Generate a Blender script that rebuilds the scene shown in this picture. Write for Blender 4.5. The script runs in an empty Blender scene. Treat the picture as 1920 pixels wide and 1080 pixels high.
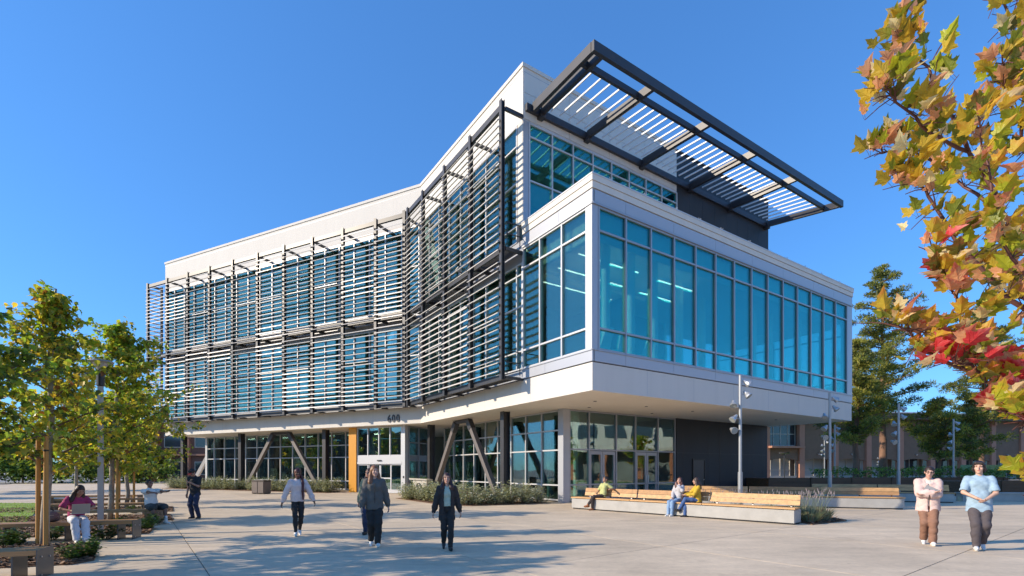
import bpy, math, random
import numpy as np
from mathutils import Vector, Matrix

random.seed(7)
S = bpy.context.scene
COL = S.collection
R = math.radians

# ------------------------------------------------------------------ camera, sky, sun, exposure
EYE = 1.65
FPX = 933.0
cam_d = bpy.data.cameras.new("camera")
cam = bpy.data.objects.new("camera", cam_d)
COL.objects.link(cam)
cam.location = (0, 0, EYE)
cam.rotation_euler = (R(90), 0, 0)
cam_d.sensor_width = 36.0
cam_d.sensor_fit = 'HORIZONTAL'
cam_d.lens = FPX / 1920 * 36.0
cam_d.shift_y = (880 - 540) / 1920.0
cam_d.clip_start = 0.05
cam_d.clip_end = 3000
S.camera = cam

SUN_EL = R(24.5)
sun_to = Vector((-math.cos(R(12.0)) * math.cos(SUN_EL), -math.sin(R(12.0)) * math.cos(SUN_EL), math.sin(SUN_EL)))
world = bpy.data.worlds.new("World")
S.world = world
world.use_nodes = True
wn = world.node_tree
bg = wn.nodes["Background"]
sky = wn.nodes.new("ShaderNodeTexSky")
sky.sky_type = 'NISHITA'
sky.sun_disc = False
sky.sun_elevation = SUN_EL
sky.sun_rotation = math.atan2(sun_to.x, sun_to.y)
sky.altitude = 50
sky.air_density = 1.1
sky.dust_density = 0.25
sky.ozone_density = 3.2
hs = wn.nodes.new("ShaderNodeHueSaturation")
hs.inputs["Saturation"].default_value = 1.10
wb = wn.nodes.new("ShaderNodeMix"); wb.data_type = 'RGBA'; wb.blend_type = 'MULTIPLY'; wb.inputs[0].default_value = 1
wb.inputs[7].default_value = (0.44, 0.90, 1.50, 1)
gm = wn.nodes.new("ShaderNodeGamma"); gm.inputs[1].default_value = 0.65    # evens the sky from zenith to horizon
wn.links.new(sky.outputs[0], gm.inputs[0])
wn.links.new(gm.outputs[0], hs.inputs["Color"])
wn.links.new(hs.outputs[0], wb.inputs[6])
wn.links.new(wb.outputs[2], bg.inputs[0])
bg.inputs[1].default_value = 0.15

sun_d = bpy.data.lights.new("sun", 'SUN')
sun_d.energy = 3.4
sun_d.angle = R(0.5)
sun_d.color = (1.0, 0.86, 0.67)
sun = bpy.data.objects.new("sun", sun_d)
COL.objects.link(sun)
sun.rotation_euler = (-sun_to).to_track_quat('-Z', 'Y').to_euler()
sun.location = sun_to * 60

S.view_settings.view_transform = 'Standard'
S.view_settings.look = 'None'
S.view_settings.exposure = 0.82
S.view_settings.gamma = 1.0
S.view_settings.use_curve_mapping = False
S.cycles.max_bounces = 8
S.cycles.transparent_max_bounces = 24
S.cycles.glossy_bounces = 4
S.cycles.caustics_reflective = False
S.cycles.caustics_refractive = False
S.cycles.sample_clamp_indirect = 6.0

# ------------------------------------------------------------------ materials
MATS = {}
def mat(name, col, rough=0.6, metal=0.0, var=0.0, vscale=2.0, bump=0.0, bscale=40.0, spec=0.5, transl=0.0, stretch=None, emit=0.0):
    if name in MATS:
        return MATS[name]
    m = bpy.data.materials.new(name)
    m.use_nodes = True
    nt = m.node_tree
    b = nt.nodes["Principled BSDF"]
    b.inputs["Base Color"].default_value = (*col, 1)
    b.inputs["Roughness"].default_value = rough
    b.inputs["Metallic"].default_value = metal
    b.inputs["Specular IOR Level"].default_value = spec
    if emit:
        b.inputs["Emission Color"].default_value = (*col, 1)
        b.inputs["Emission Strength"].default_value = emit
    tc = None
    if var or bump:
        tc = nt.nodes.new("ShaderNodeTexCoord")
        src = tc.outputs["Object"]
        if stretch:
            mp = nt.nodes.new("ShaderNodeMapping")
            mp.inputs["Scale"].default_value = stretch
            nt.links.new(src, mp.inputs[0])
            src = mp.outputs[0]
    if var:
        n = nt.nodes.new("ShaderNodeTexNoise")
        n.inputs["Scale"].default_value = vscale
        n.inputs["Detail"].default_value = 6
        n.inputs["Roughness"].default_value = 0.62
        nt.links.new(src, n.inputs["Vector"])
        r = nt.nodes.new("ShaderNodeMapRange")
        r.inputs["From Min"].default_value = 0.25
        r.inputs["From Max"].default_value = 0.75
        r.inputs["To Min"].default_value = 1 - var
        r.inputs["To Max"].default_value = 1 + var
        nt.links.new(n.outputs[0], r.inputs[0])
        mx = nt.nodes.new("ShaderNodeMix")
        mx.data_type = 'RGBA'
        mx.blend_type = 'MULTIPLY'
        mx.inputs[0].default_value = 1
        mx.inputs[6].default_value = (*col, 1)
        nt.links.new(r.outputs[0], mx.inputs[7])
        nt.links.new(mx.outputs[2], b.inputs["Base Color"])
    if bump:
        n2 = nt.nodes.new("ShaderNodeTexNoise")
        n2.inputs["Scale"].default_value = bscale
        n2.inputs["Detail"].default_value = 5
        nt.links.new(src, n2.inputs["Vector"])
        bp = nt.nodes.new("ShaderNodeBump")
        bp.inputs["Strength"].default_value = bump
        bp.inputs["Distance"].default_value = 0.02
        nt.links.new(n2.outputs[0], bp.inputs["Height"])
        nt.links.new(bp.outputs[0], b.inputs["Normal"])
    if transl:
        out = nt.nodes["Material Output"]
        tr = nt.nodes.new("ShaderNodeBsdfTranslucent")
        tr.inputs[0].default_value = (min(1, col[0] * 1.5), min(1, col[1] * 1.5), col[2] * 0.8, 1)
        ms = nt.nodes.new("ShaderNodeMixShader")
        ms.inputs[0].default_value = transl
        nt.links.new(b.outputs[0], ms.inputs[1])
        nt.links.new(tr.outputs[0], ms.inputs[2])
        nt.links.new(ms.outputs[0], out.inputs[0])
    MATS[name] = m
    return m

def glass_mat(name, tint, refl, base, gcol, rough=0.0, wave=0.04):
    """coated window glass: a mirror layer that grows with angle over tinted clear glass"""
    m = bpy.data.materials.new(name)
    m.use_nodes = True
    nt = m.node_tree
    nt.nodes.remove(nt.nodes["Principled BSDF"])
    out = nt.nodes["Material Output"]
    tr = nt.nodes.new("ShaderNodeBsdfTransparent")
    tr.inputs[0].default_value = (*tint, 1)
    gl = nt.nodes.new("ShaderNodeBsdfGlossy")
    gl.inputs["Color"].default_value = (*gcol, 1)
    gl.inputs["Roughness"].default_value = rough
    lw = nt.nodes.new("ShaderNodeFresnel")
    lw.inputs["IOR"].default_value = 1.5
    r = nt.nodes.new("ShaderNodeMapRange")
    r.inputs["From Min"].default_value = 0.04
    r.inputs["From Max"].default_value = 1.0
    r.inputs["To Min"].default_value = base
    r.inputs["To Max"].default_value = refl
    nt.links.new(lw.outputs[0], r.inputs[0])
    tc = nt.nodes.new("ShaderNodeTexCoord")
    n = nt.nodes.new("ShaderNodeTexNoise")
    n.inputs["Scale"].default_value = 0.9
    n.inputs["Detail"].default_value = 1
    geo = nt.nodes.new("ShaderNodeNewGeometry")
    nt.links.new(geo.outputs["Position"], n.inputs["Vector"])
    bp = nt.nodes.new("ShaderNodeBump")
    bp.inputs["Strength"].default_value = wave
    bp.inputs["Distance"].default_value = 0.1
    nt.links.new(n.outputs[0], bp.inputs["Height"])
    nt.links.new(bp.outputs[0], gl.inputs["Normal"])
    ms = nt.nodes.new("ShaderNodeMixShader")
    nt.links.new(r.outputs[0], ms.inputs[0])
    nt.links.new(tr.outputs[0], ms.inputs[1])
    nt.links.new(gl.outputs[0], ms.inputs[2])
    nt.links.new(ms.outputs[0], out.inputs[0])
    MATS[name] = m
    return m

M_white = mat("white_plaster", (0.65, 0.61, 0.555), 0.75, var=0.04, vscale=1.6, stretch=(1, 1, .12), bump=0.12, bscale=60)
M_soffit = mat("soffit_plaster", (0.86, 0.79, 0.69), 0.8, var=0.04, vscale=0.7)
M_panel = mat("grey_metal_panel", (0.42, 0.43, 0.46), 0.42, 0.25, var=0.03, vscale=0.8)
M_mull = mat("silver_mullion", (0.55, 0.55, 0.56), 0.4, 0.2)
M_mullg = mat("grey_mullion", (0.34, 0.35, 0.38), 0.4, 0.3)
M_steel = mat("dark_steel", (0.045, 0.043, 0.046), 0.42, 0.15, var=0.15, vscale=1.5)
M_black = mat("charcoal_cladding", (0.022, 0.022, 0.026), 0.6, var=0.18, vscale=0.8, stretch=(1, 1, 0.15))
M_louver = mat("louver_aluminium", (0.62, 0.575, 0.52), 0.45, 0.1, var=0.05, vscale=1.2)
M_brace = mat("brace_steel", (0.15, 0.13, 0.12), 0.5, 0.1, var=0.12, vscale=2)
M_amber = mat("amber_panel", (0.62, 0.27, 0.015), 0.45, var=0.05, vscale=1)
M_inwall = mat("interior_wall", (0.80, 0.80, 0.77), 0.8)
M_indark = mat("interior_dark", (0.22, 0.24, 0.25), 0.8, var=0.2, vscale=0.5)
M_inceil = mat("interior_ceiling", (0.80, 0.77, 0.70), 0.8)
M_infloor = mat("interior_carpet", (0.42, 0.42, 0.42), 0.9, var=0.1)
M_blind = mat("roller_blind", (0.60, 0.64, 0.60), 0.8)
M_light = mat("light_strip", (1.0, 0.93, 0.8), 0.5, emit=3.2)
M_shelf = mat("bookshelf_wood", (0.20, 0.15, 0.10), 0.6, var=0.4, vscale=6)
M_books = mat("book_spines", (0.22, 0.20, 0.18), 0.7, var=0.9, vscale=14)
M_conc = mat("bench_concrete", (0.40, 0.385, 0.355), 0.75, var=0.14, vscale=2.2, bump=0.2, bscale=50)
M_black_p = mat("black_paint", (0.015, 0.015, 0.016), 0.4)
M_num = mat("number_grey", (0.06, 0.06, 0.065), 0.45)
M_galv = mat("grey_pole_paint", (0.36, 0.37, 0.38), 0.4, 0.4, var=0.06)
M_alu = mat("lamp_aluminium", (0.50, 0.51, 0.52), 0.35, 0.6)
M_lens = mat("lamp_lens", (0.30, 0.33, 0.32), 0.15)
G_box = glass_mat("blue_glass", (0.72, 0.96, 0.95), 0.85, 0.06, (0.34, 0.92, 0.90))
G_clear = glass_mat("clear_glass", (0.84, 0.96, 0.94), 0.9, 0.12, (0.66, 0.92, 0.86))
G_low = glass_mat("storefront_glass", (0.62, 0.80, 0.76), 0.9, 0.13, (0.85, 0.93, 0.95))

# ------------------------------------------------------------------ object helpers
WM = {}                                    # world matrices of what has been built
def wm(o):
    return WM.get(o.name, Matrix()) if o else Matrix()

def tag(o, label=None, cat=None, group=None, kind=None):
    if label: o["label"] = label
    if cat: o["category"] = cat
    if group: o["group"] = group
    if kind: o["kind"] = kind
    return o

def thing(name, loc=(0, 0, 0), rz=0.0, label=None, cat=None, group=None):
    o = bpy.data.objects.new(name, None)
    o.empty_display_size = 0.3
    COL.objects.link(o)
    o.location = loc
    o.rotation_euler = (0, 0, rz)
    WM[o.name] = Matrix.Translation(loc) @ Matrix.Rotation(rz, 4, 'Z')
    return tag(o, label, cat, group)

class MB:
    """collects faces with material slots and links them as one mesh object"""
    def __init__(self):
        self.v = []; self.f = []; self.mi = []; self.mats = []
    def slot(self, m):
        if m not in self.mats: self.mats.append(m)
        return self.mats.index(m)
    def hexa(self, p, m):
        """eight corners: bottom ring then top ring"""
        i = len(self.v); s = self.slot(m)
        self.v += [tuple(q) for q in p]
        for q in ((3, 2, 1, 0), (4, 5, 6, 7), (0, 1, 5, 4), (1, 2, 6, 5), (2, 3, 7, 6), (3, 0, 4, 7)):
            self.f.append(tuple(i + k for k in q)); self.mi.append(s)
        return self
    def fbox(self, fr, a0, a1, b0, b1, z0, z1, m):
        P = fr.p
        return self.hexa([P(a0, b0, z0), P(a1, b0, z0), P(a1, b1, z0), P(a0, b1, z0),
                          P(a0, b0, z1), P(a1, b0, z1), P(a1, b1, z1), P(a0, b1, z1)], m)
    def box(self, x0, x1, y0, y1, z0, z1, m):
        return self.hexa([(x0, y0, z0), (x1, y0, z0), (x1, y1, z0), (x0, y1, z0),
                          (x0, y0, z1), (x1, y0, z1), (x1, y1, z1), (x0, y1, z1)], m)
    def beam(self, p, q, w, h, m, up=(0, 0, 1)):
        p = Vector(p); q = Vector(q); d = (q - p).normalized()
        u = Vector(up)
        if abs(d.dot(u)) > 0.98: u = Vector((0, 1, 0))
        s = d.cross(u).normalized(); t = s.cross(d).normalized()
        s *= w / 2; t *= h / 2
        return self.hexa([p - s - t, q - s - t, q + s - t, p + s - t, p - s + t, q - s + t, q + s + t, p + s + t], m)
    def prism(self, poly, z0, z1, m, mtop=None, mbot=None):
        i = len(self.v); n = len(poly); s = self.slot(m)
        self.v += [(x, y, z0) for x, y in poly] + [(x, y, z1) for x, y in poly]
        self.f.append(tuple(i + n + k for k in range(n))); self.mi.append(self.slot(mtop or m))
        self.f.append(tuple(i + k for k in range(n - 1, -1, -1))); self.mi.append(self.slot(mbot or m))
        for k in range(n):
            j = (k + 1) % n
            self.f.append((i + k, i + j, i + n + j, i + n + k)); self.mi.append(s)
        return self
    def tube(self, pts, rad, m, n=8, cap=True):
        s = self.slot(m); rings = []
        for k, p in enumerate(pts):
            p = Vector(p)
            a = Vector(pts[max(0, k - 1)]); b = Vector(pts[min(len(pts) - 1, k + 1)])
            d = (b - a).normalized() if (b - a).length > 1e-9 else Vector((0, 0, 1))
            ref = Vector((0, 0, 1)) if abs(d.z) < 0.9 else Vector((1, 0, 0))
            x = d.cross(ref).normalized(); y = d.cross(x)
            r = rad[k] if isinstance(rad, (list, tuple)) else rad
            i = len(self.v)
            for j in range(n):
                t = 2 * math.pi * j / n
                self.v.append(tuple(p + x * r * math.cos(t) + y * r * math.sin(t)))
            rings.append(i)
        for a, b in zip(rings, rings[1:]):
            for j in range(n):
                k = (j + 1) % n
                self.f.append((a + j, a + k, b + k, b + j)); self.mi.append(s)
        if cap:
            self.f.append(tuple(rings[0] + j for j in range(n - 1, -1, -1))); self.mi.append(s)
            self.f.append(tuple(rings[-1] + j for j in range(n))); self.mi.append(s)
        return self
    def poly(self, pts, m):
        i = len(self.v)
        self.v += [tuple(p) for p in pts]
        self.f.append(tuple(range(i, i + len(pts)))); self.mi.append(self.slot(m))
        return self
    def mesh(self, name, inv=None, smooth=False):
        me = bpy.data.meshes.new(name)
        vs = self.v if inv is None else [tuple(inv @ Vector(p)) for p in self.v]
        me.from_pydata(vs, [], self.f)
        for m in self.mats: me.materials.append(m)
        if len(self.mats) > 1: me.polygons.foreach_set("material_index", self.mi)
        if smooth: me.polygons.foreach_set("use_smooth", [True] * len(me.polygons))
        me.update()
        return me
    def build(self, name, parent=None, smooth=False, local=False):
        """vertices are world coordinates unless local"""
        inv = None if (local or parent is None) else wm(parent).inverted()
        o = bpy.data.objects.new(name, self.mesh(name, inv, smooth))
        COL.objects.link(o)
        o.parent = parent
        WM[o.name] = wm(parent)
        return o

def inst(name, me, parent, M):
    """object that shares a mesh, M is its world matrix"""
    o = bpy.data.objects.new(name, me)
    COL.objects.link(o)
    o.parent = parent
    o.matrix_local = wm(parent).inverted() @ M
    WM[o.name] = M
    return o

def copy_tree(o, parent=None, loc=None, rz=None, scale=None):
    c = o.copy(); COL.objects.link(c); c.parent = parent
    if loc is not None: c.location = loc
    if rz is not None: c.rotation_euler = (0, 0, rz)
    if scale is not None: c.scale = (scale,) * 3
    for ch in o.children: copy_tree(ch, c)
    return c

class Fr:
    """plan frame: a along, b outward, z up"""
    def __init__(self, o, d, n):
        self.o = Vector((o[0], o[1])); self.d = Vector(d); self.n = Vector(n)
    def xy(self, a, b):
        return self.o + self.d * a + self.n * b
    def p(self, a, b, z):
        q = self.xy(a, b); return (q.x, q.y, z)
    def M(self, a, b, z, sx=1, sy=1, sz=1):
        q = self.xy(a, b)
        m = Matrix(((self.d.x, self.n.x, 0, q.x), (self.d.y, self.n.y, 0, q.y), (0, 0, 1, z), (0, 0, 0, 1)))
        return m @ Matrix.Diagonal((sx, sy, sz, 1))

UNIT = MB().box(-.5, .5, -.5, .5, -.5, .5, M_white)
_unit_cache = {}
def unit_box(m):
    if m.name not in _unit_cache:
        _unit_cache[m.name] = MB().box(-.5, .5, -.5, .5, -.5, .5, m).mesh("piece_" + m.name)
    return _unit_cache[m.name]
def piece(name, fr, a0, a1, b0, b1, z0, z1, m, parent):
    return inst(name, unit_box(m), parent, fr.M((a0 + a1) / 2, (b0 + b1) / 2, (z0 + z1) / 2, a1 - a0, b1 - b0, z1 - z0))

def at(x, y, Y):
    """point at depth Y seen at picture position x, y (1920 wide)"""
    return Vector(((x - 960) / FPX * Y, Y, EYE - (y - 880) / FPX * Y))
def gnd(x, y):
    Y = FPX * EYE / (y - 880.0)
    return Vector(((x - 960) / FPX * Y, Y, 0))
# ------------------------------------------------------------------ ground
M_slab = bpy.data.materials.new("plaza_concrete"); M_slab.use_nodes = True
def _slab_nodes():
    nt = M_slab.node_tree; b = nt.nodes["Principled BSDF"]
    geo = nt.nodes.new("ShaderNodeNewGeometry")
    def noise(sc, det=6, vec=None):
        n = nt.nodes.new("ShaderNodeTexNoise"); n.inputs["Scale"].default_value = sc; n.inputs["Detail"].default_value = det
        n.inputs["Roughness"].default_value = 0.65
        nt.links.new(vec or geo.outputs["Position"], n.inputs["Vector"]); return n.outputs[0]
    mp = nt.nodes.new("ShaderNodeMapping"); mp.inputs["Rotation"].default_value = (0, 0, R(-53)); mp.inputs["Scale"].default_value = (0.35, 1.6, 1)
    nt.links.new(geo.outputs["Position"], mp.inputs[0])
    def ramp(src, lo, hi, a, c):
        r = nt.nodes.new("ShaderNodeMapRange"); nt.links.new(src, r.inputs[0])
        r.inputs[1].default_value = lo; r.inputs[2].default_value = hi; r.inputs[3].default_value = a; r.inputs[4].default_value = c; return r.outputs[0]
    def mul(a, c):
        m = nt.nodes.new("ShaderNodeMath"); m.operation = 'MULTIPLY'; nt.links.new(a, m.inputs[0]); nt.links.new(c, m.inputs[1]); return m.outputs[0]
    k = mul(mul(ramp(noise(0.35), .3, .7, .82, 1.12), ramp(noise(1.3, 8, mp.outputs[0]), .3, .7, .82, 1.10)), ramp(noise(9, 8), .3, .7, .90, 1.07))
    k = mul(k, ramp(noise(.8, 9), .60, .68, 1.0, .86))
    k = mul(k, ramp(noise(2.6, 3), .68, .71, 1.0, .84))
    oi = nt.nodes.new("ShaderNodeObjectInfo")
    k = mul(k, ramp(oi.outputs["Random"], 0, 1, .95, 1.04))
    sp = ramp(noise(70, 2), .66, .74, 1.0, .80)
    k = mul(k, sp)
    mx = nt.nodes.new("ShaderNodeMix"); mx.data_type = 'RGBA'; mx.blend_type = 'MULTIPLY'; mx.inputs[0].default_value = 1
    mx.inputs[6].default_value = (0.67, 0.535, 0.375, 1); nt.links.new(k, mx.inputs[7]); nt.links.new(mx.outputs[2], b.inputs["Base Color"])
    b.inputs["Roughness"].default_value = 0.8
    bp = nt.nodes.new("ShaderNodeBump"); bp.inputs["Strength"].default_value = 0.25; bp.inputs["Distance"].default_value = 0.01
    nt.links.new(noise(45, 6), bp.inputs["Height"]); nt.links.new(bp.outputs[0], b.inputs["Normal"])
_slab_nodes()
M_earth = mat("far_ground", (0.30, 0.28, 0.25), 0.9, var=0.15, vscale=0.1)
M_mulch = mat("bark_mulch", (0.16, 0.085, 0.045), 0.9, var=0.5, vscale=14, bump=0.8, bscale=30)
M_chip = [mat("bark_chip", (0.22, 0.12, 0.065), 0.9, var=0.3), mat("pale_bark_chip", (0.36, 0.22, 0.13), 0.9, var=0.3), mat("dark_bark_chip", (0.09, 0.05, 0.03), 0.9)]
M_turf = mat("lawn_turf", (0.20, 0.30, 0.04), 0.9, var=0.35, vscale=1.5, bump=0.7, bscale=25)
M_blade = [mat("grass_blade", (0.24, 0.36, 0.05), 0.7, transl=0.3), mat("dry_grass_blade", (0.36, 0.40, 0.09), 0.7, transl=0.3)]

tag(MB().box(-900, 900, -500, 1600, -1.0, -0.06, M_earth).build("ground"), kind="structure")
plaza = tag(MB().box(-60, 80, -40, 75, -0.059, -0.012, mat("joint_fill", (0.2, 0.18, 0.16), 0.9)).build("plaza"), kind="structure")
# saw-cut slabs, 4.05 m squares turned to the benches
ja = R(37.0)
JF = Fr((0, 0), (math.cos(ja), math.sin(ja)), (-math.sin(ja), math.cos(ja)))
slab_me = MB().box(-.5, .5, -.5, .5, -.5, .5, M_slab).mesh("slab")
a_off, b_off, pitch, gap = 9.0, 6.55, 4.05, 0.018
far_m = MB()
near = []
for i in range(-16, 22):
    for j in range(-14, 22):
        a0 = a_off + i * pitch; b0 = b_off + j * pitch
        q = JF.xy(a0 + pitch / 2, b0 + pitch / 2)
        if not (-56 < q.x < 70 and -34 < q.y < 70): continue
        vis = q.y > 4.0 and abs(q.x) < q.y * 1.08 + 3 and q.y < 40
        near.append((0 if vis else 1, q.length, a0, b0))
near.sort()
for k, (nv, d, a0, b0) in enumerate(near):
    g = gap / 2
    if nv == 0 and k < 290:
        piece("concrete_slab", JF, a0 + g, a0 + pitch - g, b0 + g, b0 + pitch - g, -0.011, 0.0, M_slab, plaza)
    else:
        far_m.fbox(JF, a0 + g, a0 + pitch - g, b0 + g, b0 + pitch - g, -0.011, 0.0, M_slab)
tag(far_m.build("paving_slabs", plaza), kind="stuff")

def flat(name, poly, z0, z1, m, kind="structure"):
    return tag(MB().prism(poly, z0, z1, m).build(name), kind=kind)
def inside(p, poly):
    x, y = p; c = False
    for (x1, y1), (x2, y2) in zip(poly, poly[1:] + poly[:1]):
        if (y1 > y) != (y2 > y) and x < (x2 - x1) * (y - y1) / (y2 - y1) + x1: c = not c
    return c
lawn_poly = [(-60, 13.2), (-13.4, 13.2), (-15.2, 15.6), (-22.6, 24.0), (-60, 24.0)]
flat("lawn", lawn_poly, -0.005, 0.03, M_turf)
gb = MB(); rg = random.Random(3)
n = 0
while n < 9000:
    x = rg.uniform(-32, -13.4); y = 13.2 + 10.8 * rg.random() ** 1.6
    if not inside((x, y), lawn_poly): continue
    n += 1
    a = rg.uniform(0, 6.28); h = rg.uniform(.03, .07); w = .012
    gb.poly([(x - w * math.cos(a), y - w * math.sin(a), .028), (x + w * math.cos(a), y + w * math.sin(a), .028), (x + rg.uniform(-.03, .03), y + rg.uniform(-.03, .03), .028 + h)], M_blade[n % 3 == 0])
tag(gb.build("lawn_grass"), "short green grass growing on the lawn", None, None, "stuff")

def mulch(poly, nchip, seed):
    flat("mulch_bed", poly, -0.006, 0.022, M_mulch)
    rg = random.Random(seed); c = MB()
    xs = [p[0] for p in poly]; ys = [p[1] for p in poly]
    k = 0
    while k < nchip:
        x = rg.uniform(min(xs), max(xs)); y = rg.uniform(min(ys), max(ys))
        if not inside((x, y), poly): continue
        k += 1
        l = rg.uniform(.02, .07); w = rg.uniform(.01, .025); a = rg.uniform(0, 6.28); t = rg.uniform(-.5, .5); z = .022 + rg.uniform(0.0, .035)
        dx, dy = math.cos(a) * l, math.sin(a) * l; ex, ey = -math.sin(a) * w, math.cos(a) * w
        c.poly([(x - dx - ex, y - dy - ey, z - t * l), (x + dx - ex, y + dy - ey, z + t * l), (x + dx + ex, y + dy + ey, z + t * l + .008), (x - dx + ex, y - dy + ey, z - t * l + .008)], M_chip[rg.choice((0, 0, 0, 1, 2))])
    tag(c.build("bark_chips"), "loose red-brown bark chips covering a planting bed", None, None, "stuff")
# three beds between the left benches, one strip under the shrubs of each facade
mulch([(-13.4, 6.6), (-7.6, 8.6), (-7.55, 9.0), (-8.6, 10.2), (-9.25, 11.0), (-13.2, 9.6)], 5200, 1)
mulch([(-14.2, 11.3), (-9.3, 12.75), (-9.7, 13.4), (-10.6, 14.7), (-15.6, 13.1)], 4200, 2)
mulch([(-17.5, 14.8), (-10.95, 16.1), (-12.4, 18.0), (-18.5, 16.6)], 3000, 4)
mulch([(-20.5, 18.2), (-13.2, 19.4), (-15.0, 22.0), (-21.5, 20.8)], 1800, 5)
# ------------------------------------------------------------------ the glass building
aR = math.atan(1400 / FPX)
U2 = Vector((math.sin(aR), math.cos(aR))); V2 = Vector((-U2.y, U2.x))
aW = aR - math.pi / 2 - R(30.3)
W2 = Vector((math.sin(aW), math.cos(aW))); NW = Vector((-W2.y, W2.x))
if NW.y > 0: NW = -NW
C0 = Vector((3.045, 18.843))
TB = 16.164                                  # where the left face bends
B0 = C0 + V2 * TB
P0 = C0 + V2 * 4.585                         # corner of the upper storey
WL = 27.96
FR = Fr(C0, U2, -V2)                         # right face of the box
FL = Fr(C0, V2, -U2)                         # left face, box and upper storey
FW = Fr(B0, W2, NW)                          # long wing
FP = Fr(P0, U2, -V2)                         # upper storey, right face
G0 = C0 + U2 * 2.87 + V2 * 5.04
FG = Fr(G0, U2, -V2)                         # ground floor, right face
FGL = Fr(C0 + U2 * 2.87, V2, -U2)            # ground floor, left face
FWG = Fr(B0 - NW * 2.9, W2, NW)              # ground floor, wing
BOXL = 21.63
FE = Fr(C0 + U2 * BOXL, V2, U2)              # far end of the box
We = B0 + W2 * WL

bld = thing("library_building", (C0.x, C0.y, 0), 0,
            "modern white and glass building with louvred sun screens and a cantilevered blue glass corner", "building")

def ring(out, zs):
    """plan outline moved outward by out"""
    o = out
    # bend point between left face and wing
    n1 = -U2; n2 = NW
    k = (n1 + n2); k = k / (1 + n1.dot(n2))
    return [C0 + (n1 - V2) * o, C0 + U2 * BOXL + (U2 - V2) * o, C0 + U2 * BOXL + V2 * 9.4 + (U2 + V2) * o,
            We - NW * 10 + (W2 - NW) * o, We + (W2 + NW) * o, B0 + k * o]

# podium slab: white fascia and soffit
pod = MB().prism([tuple(q) for q in ring(0, 0)], 4.65, 5.72, M_white, None, M_soffit).build("podium_fascia", bld)
lip = MB()
lip.prism([tuple(q) for q in ring(-0.02, 0)], 5.72, 5.75, M_black_p)
lip.build("shadow_joint", pod)
# control joints of the plaster band
for fr, aa in ((FR, (3.05, 6.1, 9.15, 12.2, 15.25, 18.3)), (FL, (4.0, 8.0, 12.0)), (FW, (4.0, 8.0, 12.0, 16.0, 20.0, 24.0))):
    for a in aa: MB().fbox(fr, a - .006, a + .006, .0005, .0025, 4.67, 5.70, M_panel).build("control_joint", pod)
# little recessed downlights in the soffit
for a, b in ((2.2, -2.2), (5.5, -2.2), (9.0, -2.2), (13, -2.2), (17, -2.2), (3.5, -4.0), (8, -4.0)):
    q = FR.xy(a, b)
    MB().tube([(q.x, q.y, 4.635), (q.x, q.y, 4.655)], 0.075, M_steel, 12).build("downlight", pod)

# grey metal panels below and above the big windows
def panels(fr, cuts, z0, z1, b, m, par, name="fascia_panel"):
    for a0, a1 in zip(cuts, cuts[1:]):
        piece(name, fr, a0 + .006, a1 - .006, b, b + .07, z0, z1, m, par)
core_low = MB().prism([tuple(q) for q in ring(-0.03, 0)], 5.75, 6.19, M_mullg).build("lower_band", bld)
cutsR = [0.07, 1.75, 4.68, 7.64, 10.65, 13.55, 16.79, 19.2, BOXL]
panels(FR, cutsR, 5.76, 6.17, -.03, M_panel, core_low)
panels(FL, [-.04, 2.9, 4.6], 5.76, 6.17, -.03, M_panel, core_low)
panels(FE, [0.0, 2.4, 5, 7.2, 9.4], 5.76, 6.17, -.03, M_panel, core_low)
MB().fbox(FR, -.04, BOXL, .041, .075, 6.17, 6.215, M_mullg).fbox(FL, -.04, 4.6, .041, .075, 6.17, 6.215, M_panel).build("sill_trim", core_low)

bx = lambda o, d=4.58: [tuple(C0 + (-U2 - V2) * o), tuple(C0 + U2 * BOXL + (U2 - V2) * o), tuple(C0 + U2 * BOXL + U2 * o + V2 * d), tuple(C0 - U2 * o + V2 * d)]
core_up = MB().prism(bx(-.03), 11.72, 12.30, M_mullg).build("upper_band", bld)
panels(FR, cutsR, 11.78, 12.27, -.03, M_panel, core_up)
panels(FL, [-.04, 2.0, 4.57], 11.78, 12.27, -.03, M_panel, core_up)
panels(FE, [0.0, 2.4, 4.5], 11.78, 12.27, -.03, M_panel, core_up)
MB().fbox(FR, -.05, BOXL, .041, .09, 11.70, 11.775, M_mullg).fbox(FL, -.05, 4.57, .041, .09, 11.70, 11.775, M_mull).build("head_trim", core_up)
par = MB()
par.prism(bx(.06), 12.31, 12.56, M_white)
par.prism(bx(.03), 12.56, 12.575, M_mullg)
par.prism(bx(.09), 12.575, 12.80, M_white)
par.prism(bx(.11), 12.80, 12.85, M_mull)
par = par.build("box_parapet", bld)
rg = random.Random(5)
for k in range(11):
    a = 0.8 + k * 1.9 + rg.uniform(-.3, .3)
    sp = MB()                                # bird spikes along the parapet
    sp.fbox(FR, a - .05, a + .17, -.03, .03, 12.851, 12.87, M_mull)
    for j in range(3):
        p = FR.p(a + j * .06, .0, 12.85); sp.beam(p, (p[0] + rg.uniform(-.04, .04), p[1], 13.0), .012, .012, M_mull)
    sp.build("parapet_clip", par)

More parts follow.
